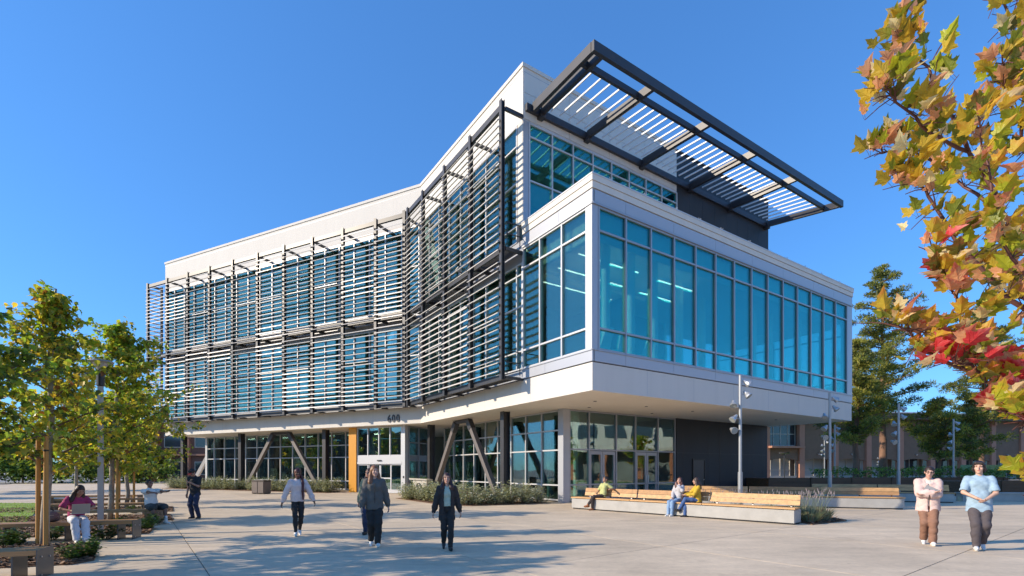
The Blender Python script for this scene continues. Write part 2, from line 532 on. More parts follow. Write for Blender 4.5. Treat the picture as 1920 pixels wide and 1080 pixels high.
# ---- curtain walls
PANES = []
def curtain(name, fr, av, zr, gm, mm, parent, mw=.06, depth=.16, front=.05, skip=(), top=True, gi=-.03, transom_w=None, pane_name="glass_pane"):
    tw = transom_w or mw
    m = MB()
    for a in av:
        m.fbox(fr, a - mw / 2, a + mw / 2, front - depth, front, zr[0] - tw / 2, zr[-1] + tw / 2, mm)
    for z in zr:
        for a0, a1 in zip(av, av[1:]):
            m.fbox(fr, a0 + mw / 2, a1 - mw / 2, front - depth + .01, front - .012, z - tw / 2, z + tw / 2, mm)
    w = m.build(name, parent)
    if name == 'storefront': pane_name = 'storefront_pane'
    for i, (a0, a1) in enumerate(zip(av, av[1:])):
        for j, (z0, z1) in enumerate(zip(zr, zr[1:])):
            if (i, j) in skip: continue
            g = gm[j] if isinstance(gm, (list, tuple)) else gm
            piece(pane_name, fr, a0 + mw / 2 - .006, a1 - mw / 2 + .006, gi - .01, gi + .01, z0 + tw / 2 - .006, z1 - tw / 2 + .006, g, w)
    return w
bx_par = MB()
avR = [0.30 + 1.475 * k for k in range(15)]
curtain("box_window_wall", FR, avR, [6.24, 7.05, 10.78, 11.66], G_box, M_mullg, bld, mw=.075)
avL = [0.30, 1.79, 3.28, 4.55]
curtain("side_window_wall", FL, avL, [6.24, 7.05, 10.78, 11.66], G_clear, M_mull, bld, mw=.075)
curtain("end_window_wall", FE, [0.3, 1.8, 3.3, 4.8, 6.3, 7.8, 9.2], [6.24, 7.05, 10.0, 11.66], G_clear, M_mullg, bld, mw=.08)
cp = MB()
cp.fbox(FR, -.03, .26, -.30, .03, 6.22, 11.70, M_panel)
cp.build("corner_post", bld)
MB().fbox(FR, 20.99, BOXL, -.32, .03, 6.22, 11.70, M_panel).build("corner_post", bld)
MB().fbox(FL, -.028, .255, .033, .05, 6.22, 11.70, M_mull).build("post_cover", bld)

# inside the box
ins = MB()
def inpoly(d0, d1, a0=.35, a1=BOXL - .15): return [tuple(FR.xy(a0, -d0)), tuple(FR.xy(a1, -d0)), tuple(FR.xy(a1, -d1)), tuple(FR.xy(a0, -d1))]
ins.prism(inpoly(.25, 9.2), 6.0, 6.21, M_infloor)
ins.prism(inpoly(.45, 9.2, .45, BOXL - .5), 11.15, 11.25, M_inceil)
ins.build("box_interior", bld)
bulk = MB()
bulk.fbox(FR, .5, BOXL - .6, -.42, -.34, 10.60, 11.70, M_blind)
bulk.fbox(FL, .45, 4.4, -.42, -.34, 10.60, 11.70, M_blind)
bulk.fbox(FE, .95, 9, -.45, -.36, 10.45, 11.70, M_inwall)
bulk.build("ceiling_bulkhead", bld)
wl = MB()
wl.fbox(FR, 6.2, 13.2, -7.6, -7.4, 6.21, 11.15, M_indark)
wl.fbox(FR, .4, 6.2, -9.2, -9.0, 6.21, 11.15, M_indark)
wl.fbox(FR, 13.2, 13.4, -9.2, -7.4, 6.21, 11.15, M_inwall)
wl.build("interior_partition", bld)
for a, b in ((1.75, -1.1), (3.3, -1.15), (4.85, -1.2), (8.2, -2.4), (11.2, -3.2), (14.2, -2.0), (17.0, -2.6), (19.6, -2.2)):
    q = FR.xy(a, b)
    MB().tube([(q.x, q.y, 6.21), (q.x, q.y, 11.15)], .2, M_inwall, 14).build("interior_column", bld)
for a0, a1, b in ((.8, 4.4, -1.7), (1.0, 5.4, -3.3), (1.2, 6.0, -5.0), (5.2, 8.6, -1.8), (6.4, 9.6, -3.4)):
    piece("ceiling_light", FR, a0, a1, b - .02, b + .02, 10.60, 10.64, M_light, bld)
    for k in (a0 + .3, a1 - .3): MB().beam(FR.p(k, b, 10.645), FR.p(k, b, 11.15), .01, .01, M_alu).build("light_wire", bld)
fu = MB()                                     # seats and low desks by the window
M_chair = mat("white_chair_shell", (0.75, 0.75, 0.74), 0.4)
for a, b, t in ((1.3, -.9, .3), (2.4, -1.0, -.35), (4.0, -1.1, .2), (12.2, -1.2, 0), (15.3, -1.0, .3), (17.4, -1.1, -.2), (18.6, -1.3, .1)):
    f2 = Fr(FR.xy(a, b), U2, -V2)
    fu.hexa([f2.p(-.28, -.3, 6.62), f2.p(.28, -.3, 6.62), f2.p(.28, .25, 6.55), f2.p(-.28, .25, 6.55), f2.p(-.28, -.3, 6.72), f2.p(.28, -.3, 6.72), f2.p(.28, .25, 6.65), f2.p(-.28, .25, 6.65)], M_chair)
    fu.hexa([f2.p(-.28, .2, 6.6), f2.p(.28, .2, 6.6), f2.p(.28, .28, 6.6), f2.p(-.28, .28, 6.6), f2.p(-.2 + t * .3, .42, 7.35), f2.p(.2 + t * .3, .42, 7.35), f2.p(.2 + t * .3, .48, 7.35), f2.p(-.2 + t * .3, .48, 7.35)], M_chair)
    for s in (-.22, .22): fu.beam(f2.p(s, 0, 6.21), f2.p(s * .8, 0, 6.6), .04, .04, M_alu)
fu.build("lounge_chairs", bld)

# ---- upper storey: white walls, dark block, glass
up_poly = [tuple(P0), tuple(FP.xy(10.75, 0)), tuple(FP.xy(10.75, -6)), tuple(We - NW * 10), tuple(We), tuple(B0)]
upw = MB().prism(up_poly, 17.62, 20.0, M_white).build("roof_wall", bld)
def up_ring(o):
    n1 = -U2; k = (n1 + NW) / (1 + n1.dot(NW))
    return [tuple(P0 + (n1 - V2) * o), tuple(FP.xy(10.75, o)), tuple(FP.xy(10.75, -6)), tuple(We - NW * 10 + (W2 - NW) * o), tuple(We + (W2 + NW) * o), tuple(B0 + k * o)]
MB().prism(up_ring(.05), 20.0, 20.17, M_white).build("roof_coping", upw)
MB().prism(up_ring(.004), 19.78, 19.80, M_mullg).build("coping_joint", upw)
MB().prism(up_ring(.025), 17.56, 17.625, M_mull).build("head_trim", upw)
for k in range(4):                            # panel seams of the side seen through the canopy
    piece("wall_panel", FP, .05 + k * 2.68, .05 + (k + 1) * 2.68 - .02, .003, .022, 18.85, 19.76, M_white, upw)
    piece("wall_panel", FP, .05 + k * 2.68, .05 + (k + 1) * 2.68 - .02, .003, .022, 17.66, 18.83, M_white, upw)
blk = MB()
blk.prism([tuple(FP.xy(10.752, .02)), tuple(FP.xy(20.4, .02)), tuple(FP.xy(20.4, -4.7)), tuple(FP.xy(10.752, -4.7))], 12.0, 19.95, M_black)
blk = blk.build("charcoal_block", bld)
MB().fbox(FP, 10.75, 20.45, -4.75, .06, 19.95, 20.05, M_steel).build("block_coping", blk)
for k in range(1, 8): MB().fbox(FP, 10.753 + 1.2 * k, 10.769 + 1.2 * k, .021, .025, 12.9, 19.9, M_black_p).build('panel_seam', blk)
MB().fbox(FP, 10.753, 20.4, .0255, .03, 16.2, 16.23, M_black_p).build("cladding_joint", blk)
avP = [0.34] + [1.67 + 1.2975 * k for k in range(8)]
curtain("upper_window_wall", FP, avP, [12.3, 14.91, 16.93, 17.52], G_box, M_mull, bld, mw=.07)
MB().fbox(FP, -.0, .30, -.3, .02, 12.86, 17.56, M_panel).build("corner_pilaster", bld)
MB().fbox(FL, 4.59, 5.0, -.25, .021, 12.86, 17.56, M_white).build("corner_pilaster", bld)

# upper walls behind the sun screens: two storeys of curtain wall on the left face and the wing
zW = [6.24, 7.05, 9.1, 10.55, 11.05]; zU = [12.15, 12.9, 14.9, 16.6, 17.5]
avS = [5.05 + 1.388 * k for k in range(9)]
avWg = [0.12 + 1.3885 * k for k in range(21)]
avS[-1] = TB - .12
curtain("screen_window_wall", FL, [4.62] + avS, zW, G_clear, M_mull, bld, mw=.06)
curtain("screen_window_wall", FL, avS, zU, G_clear, M_mull, bld, mw=.06)
curtain("wing_window_wall", FW, avWg, [6.24, 9.1, 11.05], G_clear, M_mull, bld, mw=.06)
curtain("wing_window_wall", FW, avWg, [12.15, 14.9, 17.5], G_clear, M_mull, bld, mw=.06)
sp_ = MB()
sp_.fbox(FL, 4.6, TB, -.3, -.0, 11.09, 12.11, M_mullg)
sp_.fbox(FW, 0.0, WL, -.3, -.0, 11.09, 12.11, M_mullg)
sp_.fbox(FW, WL - .12, WL, -.4, .0, 6.2, 17.6, M_white)
sp_.build("spandrel", bld)
endw = MB()
FWE = Fr(We, -NW, W2)
endw.fbox(FWE, .42, 10, -.3, 0, 6.19, 17.6, M_white)
endw.build("end_wall", bld)
# floors, ceilings and back walls of the wing so the windows look into rooms
fl = MB()
def wing_poly(d0, d1, pad=.3):
    n1 = -U2; k = (n1 + NW) / (1 + n1.dot(NW))
    return [tuple(FL.xy(4.9, -d0)), tuple(B0 - k * d0), tuple(FW.xy(WL - pad, -d0)), tuple(FW.xy(WL - pad, -d1)), tuple(B0 - k * d1), tuple(FL.xy(4.9, -d1))]
fl.prism(wing_poly(.35, 8.5), 6.0, 6.2, M_infloor)
fl.prism(wing_poly(.35, 8.5), 11.0, 12.1, M_inceil, M_infloor)
fl.prism(wing_poly(.35, 8.5), 17.4, 17.6, M_inceil)
fl.build("floor_slab", bld)
iw = MB()
iw.fbox(FW, 1, WL - .3, -7.6, -7.4, 6.2, 11.0, M_inwall)
iw.fbox(FW, 1, WL - .3, -7.6, -7.4, 12.1, 17.4, M_inwall)
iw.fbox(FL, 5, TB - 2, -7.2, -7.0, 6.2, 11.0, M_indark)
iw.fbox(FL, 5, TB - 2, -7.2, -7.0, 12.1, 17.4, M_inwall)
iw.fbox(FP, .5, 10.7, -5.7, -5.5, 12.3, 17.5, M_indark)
iw.fbox(FP, .6, 10.6, -5.5, -.5, 12.1, 12.28, M_infloor)
iw.build("interior_partition", bld)
for k in range(9):
    for z in (6.2, 12.1):
        q = FW.xy(1.6 + 2.87 * k, -1.3)
        MB().box(q.x - .2, q.x + .2, q.y - .2, q.y + .2, z, z + (4.8 if z < 10 else 5.3), M_indark).build("interior_column", bld)

# ---- sun screens
FSL = Fr(C0 - U2 * 1.2, V2, -U2)
FSW = Fr(B0 + NW * 1.2, W2, NW)
postL = [4.60, 7.45, 10.32, 13.2, 15.50]
postW = [0.42] + [2.75 + 2.86 * k for k in range(10)]
scr = MB()
for fr, ps, a0, a1 in ((FSL, postL, 4.6, 15.53), (FSW, postW, .42, 28.49)):
    scr.fbox(fr, a0, a1, -.20, -.05, 17.62, 17.88, M_steel)                 # top rail
    scr.fbox(fr, a0, a1, -.24, -.16, 5.66, 5.90, M_steel)                    # bottom channel
    scr.fbox(fr, a0, a1, -.24, -.16, 11.36, 11.66, M_steel)                  # middle channel
scr = scr.build("sun_screen", bld)
def ipost(fr, a, b0, b1, z0, z1, m, w=.20):
    mb = MB()
    mb.fbox(fr, a - w / 2, a + w / 2, b1 - .03, b1, z0, z1, m)
    mb.fbox(fr, a - w / 2, a + w / 2, b0, b0 + .03, z0, z1, m)
    mb.fbox(fr, a - .02, a + .02, b0 + .03, b1 - .03, z0, z1, m)
    return mb
for a in postL: ipost(FSL, a, -.16, .02, 5.62, 18.0, M_steel).build("screen_post", scr)
for a in postW: ipost(FSW, a, -.16, .02, 5.62, 18.0, M_steel).build("screen_post", scr)
for fr, ps in ((FSL, postL), (FSW, postW)):
    for a in ps:
        if fr is FSW and a > WL: continue
        if fr is FSL and a > 15: continue
        for z0, z1 in ((17.62, 17.78), (11.40, 11.56), (5.68, 5.78)):
            piece("screen_bracket", fr, a - .055, a + .055, -1.2, -.24, z0, z1, M_steel, scr)
# catwalk gratings: bearing bars with gaps
for z, nm in ((5.80, "catwalk"), (11.58, "catwalk")):
    for fr, a0, a1 in ((FSL, 4.65, 15.9), (FSW, .2, WL)):
        m = MB()
        for k in range(11):
            b = -1.12 + k * .082
            m.fbox(fr, a0, a1, b, b + .045, z, z + .035, M_steel)
        m.build(nm, scr)
# screen end: handrail at the right, return at the far left
for z in (5.9, 11.65):
    hr = MB()
    for b in (-1.05, -.35): hr.beam(FSL.p(4.62, b, z), FSL.p(4.62, b, z + 1.05), .04, .04, M_steel)
    for dz in (.55, 1.05): hr.beam(FSL.p(4.62, -1.1, z + dz), FSL.p(4.62, -.3, z + dz), .04, .04, M_steel)
    hr.build("handrail", scr)
FSE = Fr(FSW.xy(28.49, 0), -NW, W2)
ipost(FSE, 1.15, -.16, .02, 5.62, 18.0, M_steel, .14).build("screen_post", scr)
MB().fbox(FSE, .1, 1.15, -.14, -.04, 17.70, 17.86, M_steel).build("screen_bracket", scr)
MB().fbox(FSE, .1, 1.15, -.14, -.04, 11.4, 11.6, M_steel).build("screen_bracket", scr)

louv = []
rl = random.Random(11)
def bay(fr, a0, a1, zlo, zhi, seed):
    """blades of one bay: spacing and tilt change in bands as on the facade"""
    r = random.Random(seed)
    z = zlo
    tilt = r.choice((28, 38, 50, 58)); step = r.choice((.33, .36, .40)); run = 0
    while z < zhi:
        if run <= 0:
            run = r.randint(3, 8); tilt = r.choice((22, 26, 32, 42, 55)); step = r.choice((.29, .31, .34, .37))
        louv.append((fr, a0, a1, z, tilt)); z += step; run -= 1
for i, (a0, a1) in enumerate(zip(postL, postL[1:])):
    bay(FSL, a0 + .02, a1 - .02, 5.98, 11.0, 100 + i); bay(FSL, a0 + .02, a1 - .02, 11.35, 17.4, 130 + i)
for i, (a0, a1) in enumerate(zip(postW, postW[1:])):
    bay(FSW, a0 + .02, a1 - .02, 5.98, 11.1, 200 + i); bay(FSW, a0 + .02, a1 - .02, 11.4, 17.4, 230 + i)
z = 5.98
while z < 17.6:
    louv.append((FSE, .03, 1.12, z, 40)); z += .36
def lv_size(q):
    p = q[0].xy((q[1] + q[2]) / 2, 0); return (q[2] - q[1]) / p.length
louv.sort(key=lambda q: -lv_size(q))
# blade profile: shallow curved aluminium fin, 0.24 m deep
LW = .125
def blade(mb, M, L):
    n = 4; sec = []
    for k in range(n + 1):
        t = k / n - .5
        sec.append((t * LW, .012 + .022 * (1 - 4 * t * t)))
    prof = sec + [(x, -.006) for x, y in reversed(sec)]
    i = len(mb.v); m = len(prof); s = mb.slot(M_louver)
    for xx in (-.5 * L, .5 * L):
        for y, zz in prof: mb.v.append(tuple(M @ Vector((xx, y, zz))))
    for k in range(m):
        j = (k + 1) % m; mb.f.append((i + k, i + j, i + m + j, i + m + k)); mb.mi.append(s)
    mb.f.append(tuple(i + k for k in range(m - 1, -1, -1))); mb.mi.append(s)
    mb.f.append(tuple(i + m + k for k in range(m))); mb.mi.append(s)
bm_ = MB(); blade(bm_, Matrix(), 1.0); blade_me = bm_.mesh("louver_blade")
rest = MB()
for k, (fr, a0, a1, z, tilt) in enumerate(louv):
    q = fr.xy((a0 + a1) / 2, .10)
    base = Matrix(((fr.d.x, fr.n.x, 0, q.x), (fr.d.y, fr.n.y, 0, q.y), (0, 0, 1, z), (0, 0, 0, 1)))
    M = base @ Matrix.Rotation(-R(tilt), 4, 'X')
    if k < 298: inst("louver", blade_me, scr, M @ Matrix.Diagonal((a1 - a0, 1, 1, 1)))
    else: blade(rest, M, a1 - a0)
tag(rest.build("far_louvers", scr), kind="stuff")
# small floodlights on the middle catwalk
for fr, a in ((FSL, 9.2), (FSW, 8.7), (FSW, 20.2)):
    m = MB(); p = Vector(fr.p(a, -.35, 11.75))
    m.beam(p, p + Vector((0, 0, .25)), .05, .05, M_alu)
    q = p + Vector((0, 0, .3)); d = Vector((fr.n.x, fr.n.y, .5)).normalized()
    m.tube([q - d * .15, q, q + d * .16], [.05, .12, .15], M_alu, 10)
    m.build("catwalk_floodlight", scr)

# ---- roof canopy
CZ0, CZ1 = 17.95, 18.38
can = MB()
can.fbox(FP, .10, 20.2, .03, .18, 17.98, 18.3, M_steel)          # ledger on the wall
can = can.build("roof_canopy", bld)
MB().fbox(FP, .40, 21.35, 4.08, 4.25, CZ0 + .02, CZ1, M_steel).build("canopy_beam", can)   # outer edge
MB().fbox(FP, .55, 20.9, 3.24, 3.37, CZ0 + .12, CZ1 - .04, M_steel).build("canopy_beam", can)   # inner rail
MB().fbox(FP, .38, .55, .2, 4.08, CZ0 + .02, CZ1, M_steel).build("canopy_beam", can)
def cbeam(s0, s1, w=.16):
    a = Vector(FP.p(s0, .2, (CZ0 + CZ1) / 2)); b = Vector(FP.p(s1, 4.08, (CZ0 + CZ1) / 2))
    MB().beam(a, b, w, CZ1 - CZ0 - .06, M_steel).build("canopy_beam", can)
cb = [(.92, .94), (3.78, 3.98), (7.75, 7.98), (11.82, 11.95), (15.78, 16.05), (19.92, 21.2)]
for s0, s1 in cb: cbeam(s0, s1)
M_slat = mat("white_slat", (0.74, 0.74, 0.73), 0.5)
for (s0, s1), (t0, t1), n in zip(cb, cb[1:], (5, 8, 8, 8, 8)):
    for k in range(n):
        f = (k + .8) / (n + .5)
        a = Vector(FP.p(s0 + (t0 - s0) * f, .35, 18.30)); b = Vector(FP.p(s1 + (t1 - s1) * f if n > 5 or True else 0, 3.24, 18.30))
        if t1 > 21: b = Vector(FP.p(s1 + (20.9 - s1) * f, 3.24, 18.30))
        MB().beam(a, b, .045, .075, M_slat).build("canopy_slat", can)
# bracket knuckles
for s0, s1 in cb:
    piece("canopy_bracket", FP, s0 - .14, s0 + .14, .0, .34, 17.86, 18.06, M_steel, can)

# ---- ground floor
avG = [0.26, 1.56, 3.5, 4.98, 6.82, 8.32]
zG = [0.10, .87, 2.66, 4.60]
gw = curtain("storefront", FG, avG, zG, G_low, M_mullg, bld, mw=.07, skip=((1, 0), (1, 1), (3, 0), (3, 1)))
for a0, a1 in ((1.56, 3.5), (4.98, 6.82)):
    mid = (a0 + a1) / 2
    for q0, q1, side in ((a0 + .05, mid - .012, 1), (mid + .012, a1 - .05, -1)):
        d = MB()
        d.fbox(FG, q0, q0 + .13, -.06, .0, .02, 2.6, M_mullg); d.fbox(FG, q1 - .13, q1, -.06, .0, .02, 2.6, M_mullg)
        d.fbox(FG, q0 + .13, q1 - .13, -.06, .0, 2.42, 2.6, M_mullg); d.fbox(FG, q0 + .13, q1 - .13, -.06, .0, .02, .3, M_mullg)
        d = d.build("glass_door", gw)
        piece("door_pane", FG, q0 + .125, q1 - .125, -.04, -.02, .295, 2.425, G_low, d) if False else piece("door_pane", FG, q0 + .125, q1 - .125, -.04, -.02, .295, 2.425, G_low, gw)
        ha = q1 - .065 if side > 0 else q0 + .065
        h = MB()
        h.beam(FG.p(ha, .07, .85), FG.p(ha, .07, 1.35), .035, .035, M_alu)
        for z in (.9, 1.3): h.beam(FG.p(ha, 0, z), FG.p(ha, .07, z), .03, .03, M_alu)
        h.build("door_handle", gw)
MB().fbox(FG, -.18, .22, -.35, .06, 0, 4.65, M_panel).fbox(FGL, 5.04 - .06, 5.04 + .36, .061, .075, 0, 4.65, M_mull).build("corner_pier", bld)
dk = MB().prism([tuple(FG.xy(8.37, .1)), tuple(FG.xy(18.07, .1)), tuple(FG.xy(18.07, -4)), tuple(FG.xy(8.37, -4))], 0, 4.66, M_black).build("charcoal_base", bld)
MB().fbox(FG, 8.37, 18.0, .101, .106, 2.62, 2.64, M_steel).fbox(FG, 12.55, 12.57, .101, .106, 0, 4.6, M_black_p).build("cladding_joint", dk)
M_darkdoor = mat("charcoal_door", (0.05, 0.05, 0.055), 0.4)
for k in range(8):
    a = 8.37 + 1.21 * k + .6
    if not 9.7 < a < 11.1: MB().fbox(FG, a - .008, a + .008, .101, .104, 0, 4.6, M_black_p).build('panel_seam', dk)
dd = MB().fbox(FG, 9.9, 10.95, .101, .125, 0, 2.2, M_darkdoor).fbox(FG, 9.82, 9.9, .101, .15, 0, 2.28, M_black_p).fbox(FG, 10.95, 11.03, .101, .15, 0, 2.28, M_black_p).fbox(FG, 9.9, 10.95, .101, .15, 2.2, 2.28, M_black_p).build("service_door", dk)
p = FG.p(10.85, .16, 1.0)
MB().tube([FG.p(10.85, .12, 1.02), FG.p(10.85, .19, 1.02)], .035, M_alu, 8).build("door_knob", dd)
# left storefronts
avGL = [5.5 + 1.45 * k for k in range(10)]
gl = curtain("storefront", FGL, avGL, [.10, .85, 2.62, 3.62, 4.60], G_low, M_mull, bld, mw=.07)
avGW = [26.55, 25.5, 24.03, 22.56, 21.09, 19.62, 18.15, 16.68, 15.21, 13.74, 12.27, 10.8, 9.3, 7.9, 6.9][::-1]
gwn = curtain("storefront", FWG, avGW, [.10, .74, 2.6, 3.55, 4.60], G_low, M_mull, bld, mw=.07)
MB().fbox(FWG, 26.5, 26.75, -.3, .06, 0, 4.65, M_mull).build("corner_pier", bld)
# entrance vestibule
FVe = Fr(B0 - NW * .8, W2, NW)
av = [2.18, 3.17, 4.16, 5.15, 6.12]
ve = curtain("entrance_front", FVe, av, [2.62 + .0, 4.58], G_low, M_mull, bld, mw=.07)
m = MB()
m.fbox(FVe, 1.86, 2.14, -.28, .06, 0, 4.65, M_mull)
m.fbox(FVe, 2.14, 6.14, -.22, .05, 2.18, 2.585, M_mull)
m.fbox(FVe, 2.14, 6.14, -.20, .07, 2.02, 2.18, M_mull)
m.build("door_header", ve)
MB().fbox(FVe, 3.9, 4.25, .07, .12, 2.22, 2.30, M_black_p).build("door_sensor", ve)
for q0, q1, b in ((2.18, 3.14, 0), (3.16, 4.12, -.08), (4.14, 5.12, -.08), (5.14, 6.1, 0)):
    d = MB()
    d.fbox(FVe, q0, q0 + .07, b - .06, b, .02, 2.02, M_mull); d.fbox(FVe, q1 - .07, q1, b - .06, b, .02, 2.02, M_mull)
    d.fbox(FVe, q0 + .07, q1 - .07, b - .06, b, 1.94, 2.02, M_mull); d.fbox(FVe, q0 + .07, q1 - .07, b - .06, b, .02, .26, M_mull)
    if b: d.fbox(FVe, q0 + .07, q1 - .07, b - .06, b, .98, 1.08, M_mull)
    d.build("sliding_door", ve)
    if b:
        piece("door_pane", FVe, q0 + .065, q1 - .065, b - .04, b - .02, .255, .985, G_low, ve); piece("door_pane", FVe, q0 + .065, q1 - .065, b - .04, b - .02, 1.075, 1.945, G_low, ve)
    else: piece("door_pane", FVe, q0 + .065, q1 - .065, b - .04, b - .02, .255, 1.945, G_low, ve)
MB().fbox(FVe, 1.94, 2.02, .061, .09, 1.05, 1.2, M_black_p).build("door_button", ve)
FVs = Fr(FVe.xy(1.86, -.28), -NW, -W2)
curtain("entrance_side", FVs, [.08, 1.2, 2.3], [.10, .8, 2.25, 2.6, 3.5, 4.58], [G_low, G_low, M_mullg, G_low, G_low], M_mullg, bld, mw=.07)
MB().fbox(FVe, 6.16, 6.86, -.6, .12, 0, 4.64, M_amber).build("amber_fin", bld)
MB().fbox(FVe, 6.14, 6.16, -.5, .05, 0, 4.6, M_mullg).build("fin_joint", bld)
# ground-floor rooms
gi = MB()
gi.prism([tuple(FG.xy(.1, -.3)), tuple(FG.xy(8.3, -.3)), tuple(FG.xy(8.3, -9)), tuple(B0 - NW * 10), tuple(FWG.xy(26.4, -9)), tuple(FWG.xy(26.4, -.3)), tuple(FWG.xy(7, -.3)), tuple(FGL.xy(15, -.6))], .001, .03, M_infloor)
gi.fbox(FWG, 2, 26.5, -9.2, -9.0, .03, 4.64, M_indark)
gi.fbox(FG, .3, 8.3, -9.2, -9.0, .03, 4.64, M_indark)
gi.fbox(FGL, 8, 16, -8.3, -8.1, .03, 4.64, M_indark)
gi.build("ground_floor_room", bld)
sh = MB()
for k in range(11):
    a = 8.2 + k * 1.65
    for z in (.05, .5, .95, 1.4): sh.fbox(FWG, a, a + 1.3, -5.2, -4.8, z, z + .03, M_shelf)
    sh.fbox(FWG, a, a + 1.3, -5.1, -4.9, .05, 1.75, M_books); sh.fbox(FWG, a - .03, a, -5.22, -4.78, .03, 1.8, M_shelf)
sh.build("bookshelves", bld)
for k in range(6):
    q = FWG.xy(8.6 + 3.2 * k, -2.2)
    MB().tube([(q.x, q.y, .03), (q.x, q.y, 4.64)], .16, M_inwall, 12).build("interior_column", bld)
for k in range(4):
    q = FGL.xy(6.9 + 2.4 * k, -2.3)
    MB().tube([(q.x, q.y, .03), (q.x, q.y, 4.64)], .14, M_inwall, 12).build("interior_column", bld)
for k in range(7):
    piece("ceiling_light", FWG, 8.5 + k * 2.6, 9.9 + k * 2.6, -3.1, -3.0, 4.56, 4.60, M_light, bld)

# ---- steel columns and raking braces
def column(fr, a, b=-1.15):
    ipost(fr, a, b - .2, b + .2, 0, 4.66, M_steel, .34).build("steel_column", bld)
for a in (7.79,): column(FL, a, -1.1)
q = gnd(808.6, 922)
Fq = Fr(C0 + V2 * 16.6 + U2 * 1.1, V2, -U2); column(Fq, .37, 0)
for a in (9.66, 19.3, 27.24): column(FW, a, -1.2)
def brace(fr, a0, a1, b, z0=.25, z1=4.5):
    m = MB()
    p = Vector(fr.p(a0, b, z0)); q = Vector(fr.p(a1, b, z1)); d = (q - p).normalized()
    up = Vector((fr.n.x, fr.n.y, 0))
    m.beam(p, q - d * .55, .28, .26, M_brace, up)
    c = m.build("brace", bld)
    k = MB(); k.beam(q - d * .62, q, .34, .30, M_steel, up); k.build("brace_shoe", c)
    k = MB(); k.beam(p - d * .25, p + d * .12, .32, .28, M_steel, up); k.build("brace_shoe", c)
brace(FW, 10.37, 13.6, -1.2); brace(FW, 18.62, 15.4, -1.2)
brace(FL, 8.58, 11.7, -1.1); brace(FL, 16.42, 13.3, -1.1)
MB().fbox(FW, 13.55, 15.45, -1.3, -1.1, 4.42, 4.62, M_steel).build("brace_head", bld)
MB().fbox(FL, 11.65, 13.35, -1.2, -1.0, 4.42, 4.62, M_steel).build("brace_head", bld)
p = at(362, 907, 49.5); q = at(424, 792, 49.5)
MB().beam(p, q, .3, .3, M_white, (0, -1, 0)).build("brace", bld)

# ---- address number
def text_mesh(txt, size, ext, m):
    cu = bpy.data.curves.new("number_text", 'FONT'); cu.body = txt; cu.size = size; cu.extrude = ext; cu.offset = .014; cu.space_character = 1.0
    cu.resolution_u = 4
    o = bpy.data.objects.new("number_text", cu); COL.objects.link(o)
    dg = bpy.context.evaluated_depsgraph_get()
    me = bpy.data.meshes.new_from_object(o.evaluated_get(dg))
    bpy.data.objects.remove(o); bpy.data.curves.remove(cu)
    me.materials.clear(); me.materials.append(m)
    return me
for k, ch in enumerate("600"):
    q = FW.xy(2.72 - .37 * k, .03)
    M = Matrix(((-W2.x * .85, 0, NW.x, q.x), (-W2.y * .85, 0, NW.y, q.y), (0, 1, 0, 4.82), (0, 0, 0, 1)))
    inst("address_digit", text_mesh(ch, .68, .025, M_num), pod, M)
# ------------------------------------------------------------------ vegetation
M_bark = mat("plane_bark", (0.30, 0.26, 0.21), 0.85, var=0.35, vscale=9, bump=0.5, bscale=25)
M_twig = mat("twig_bark", (0.16, 0.10, 0.07), 0.8)
LEAFM = [mat("leaf_olive", (0.38, 0.36, 0.05), 0.36, transl=0.5), mat("leaf_green", (0.24, 0.34, 0.045), 0.34, transl=0.5),
         mat("leaf_gold", (0.62, 0.44, 0.06), 0.5, transl=0.5), mat("leaf_dark", (0.075, 0.115, 0.025), 0.5, transl=0.35),
         mat("leaf_lime", (0.32, 0.46, 0.05), 0.45, transl=0.45), mat("leaf_russet", (0.22, 0.09, 0.025), 0.55, transl=0.3)]

def leaf_outline(kind):
    """half outline of a lobed leaf as (x, y), stalk at the origin, tip at y = 1"""
    if kind == "maple":
        return [(0, 0), (.08, -.05), (.2, -.02), (.31, .05), (.245, .12), (.28, .2), (.40, .30), (.53, .43), (.42, .43), (.41, .51), (.33, .475), (.24, .49), (.20, .56), (.225, .66), (.145, .73), (.10, .80), (.06, .89), (0, 1)]
    return [(0.0, 0.0), (0.16, 0.02), (0.42, 0.22), (0.30, 0.34), (0.44, 0.56), (0.20, 0.58), (0.0, 1.0)]

def leaf_mesh(name, kind, m, size, fold=0.25, droop=0.25):
    half = leaf_outline(kind); mb = MB()
    mid = [(0, y) for y in (0.0, 0.33, 0.66, 1.0)]
    def P(x, y): return (x * size, y * size, (abs(x) * fold - droop * y * y) * size)
    for s in (1, -1):
        pts = [P(s * x, y) for x, y in half] + [P(0, .6), P(0, .3)]
        if s < 0: pts = pts[::-1]
        mb.poly(pts, m)
    return mb.mesh(name)

def rand_rot(r, pitch=(-0.2, 1.3)):
    return Matrix.Rotation(r.uniform(0, 6.283), 3, 'Z') @ Matrix.Rotation(-r.uniform(*pitch), 3, 'X') @ Matrix.Rotation(r.uniform(-.7, .7), 3, 'Y')

def add_leaf(mb, pos, rot, size, half, m, fold=.22, droop=.25):
    for s in (1, -1):
        pts = [(s * x, y) for x, y in half] + [(0, .5)]
        if s < 0: pts = pts[::-1]
        mb.poly([pos + rot @ Vector((x * size, y * size, (abs(x) * fold - droop * y * y) * size)) for x, y in pts], m)

HALF_P = leaf_outline("plane")
HALF_S = [(0, 0), (.3, .25), (.34, .5), (.15, .75), (0, 1)]

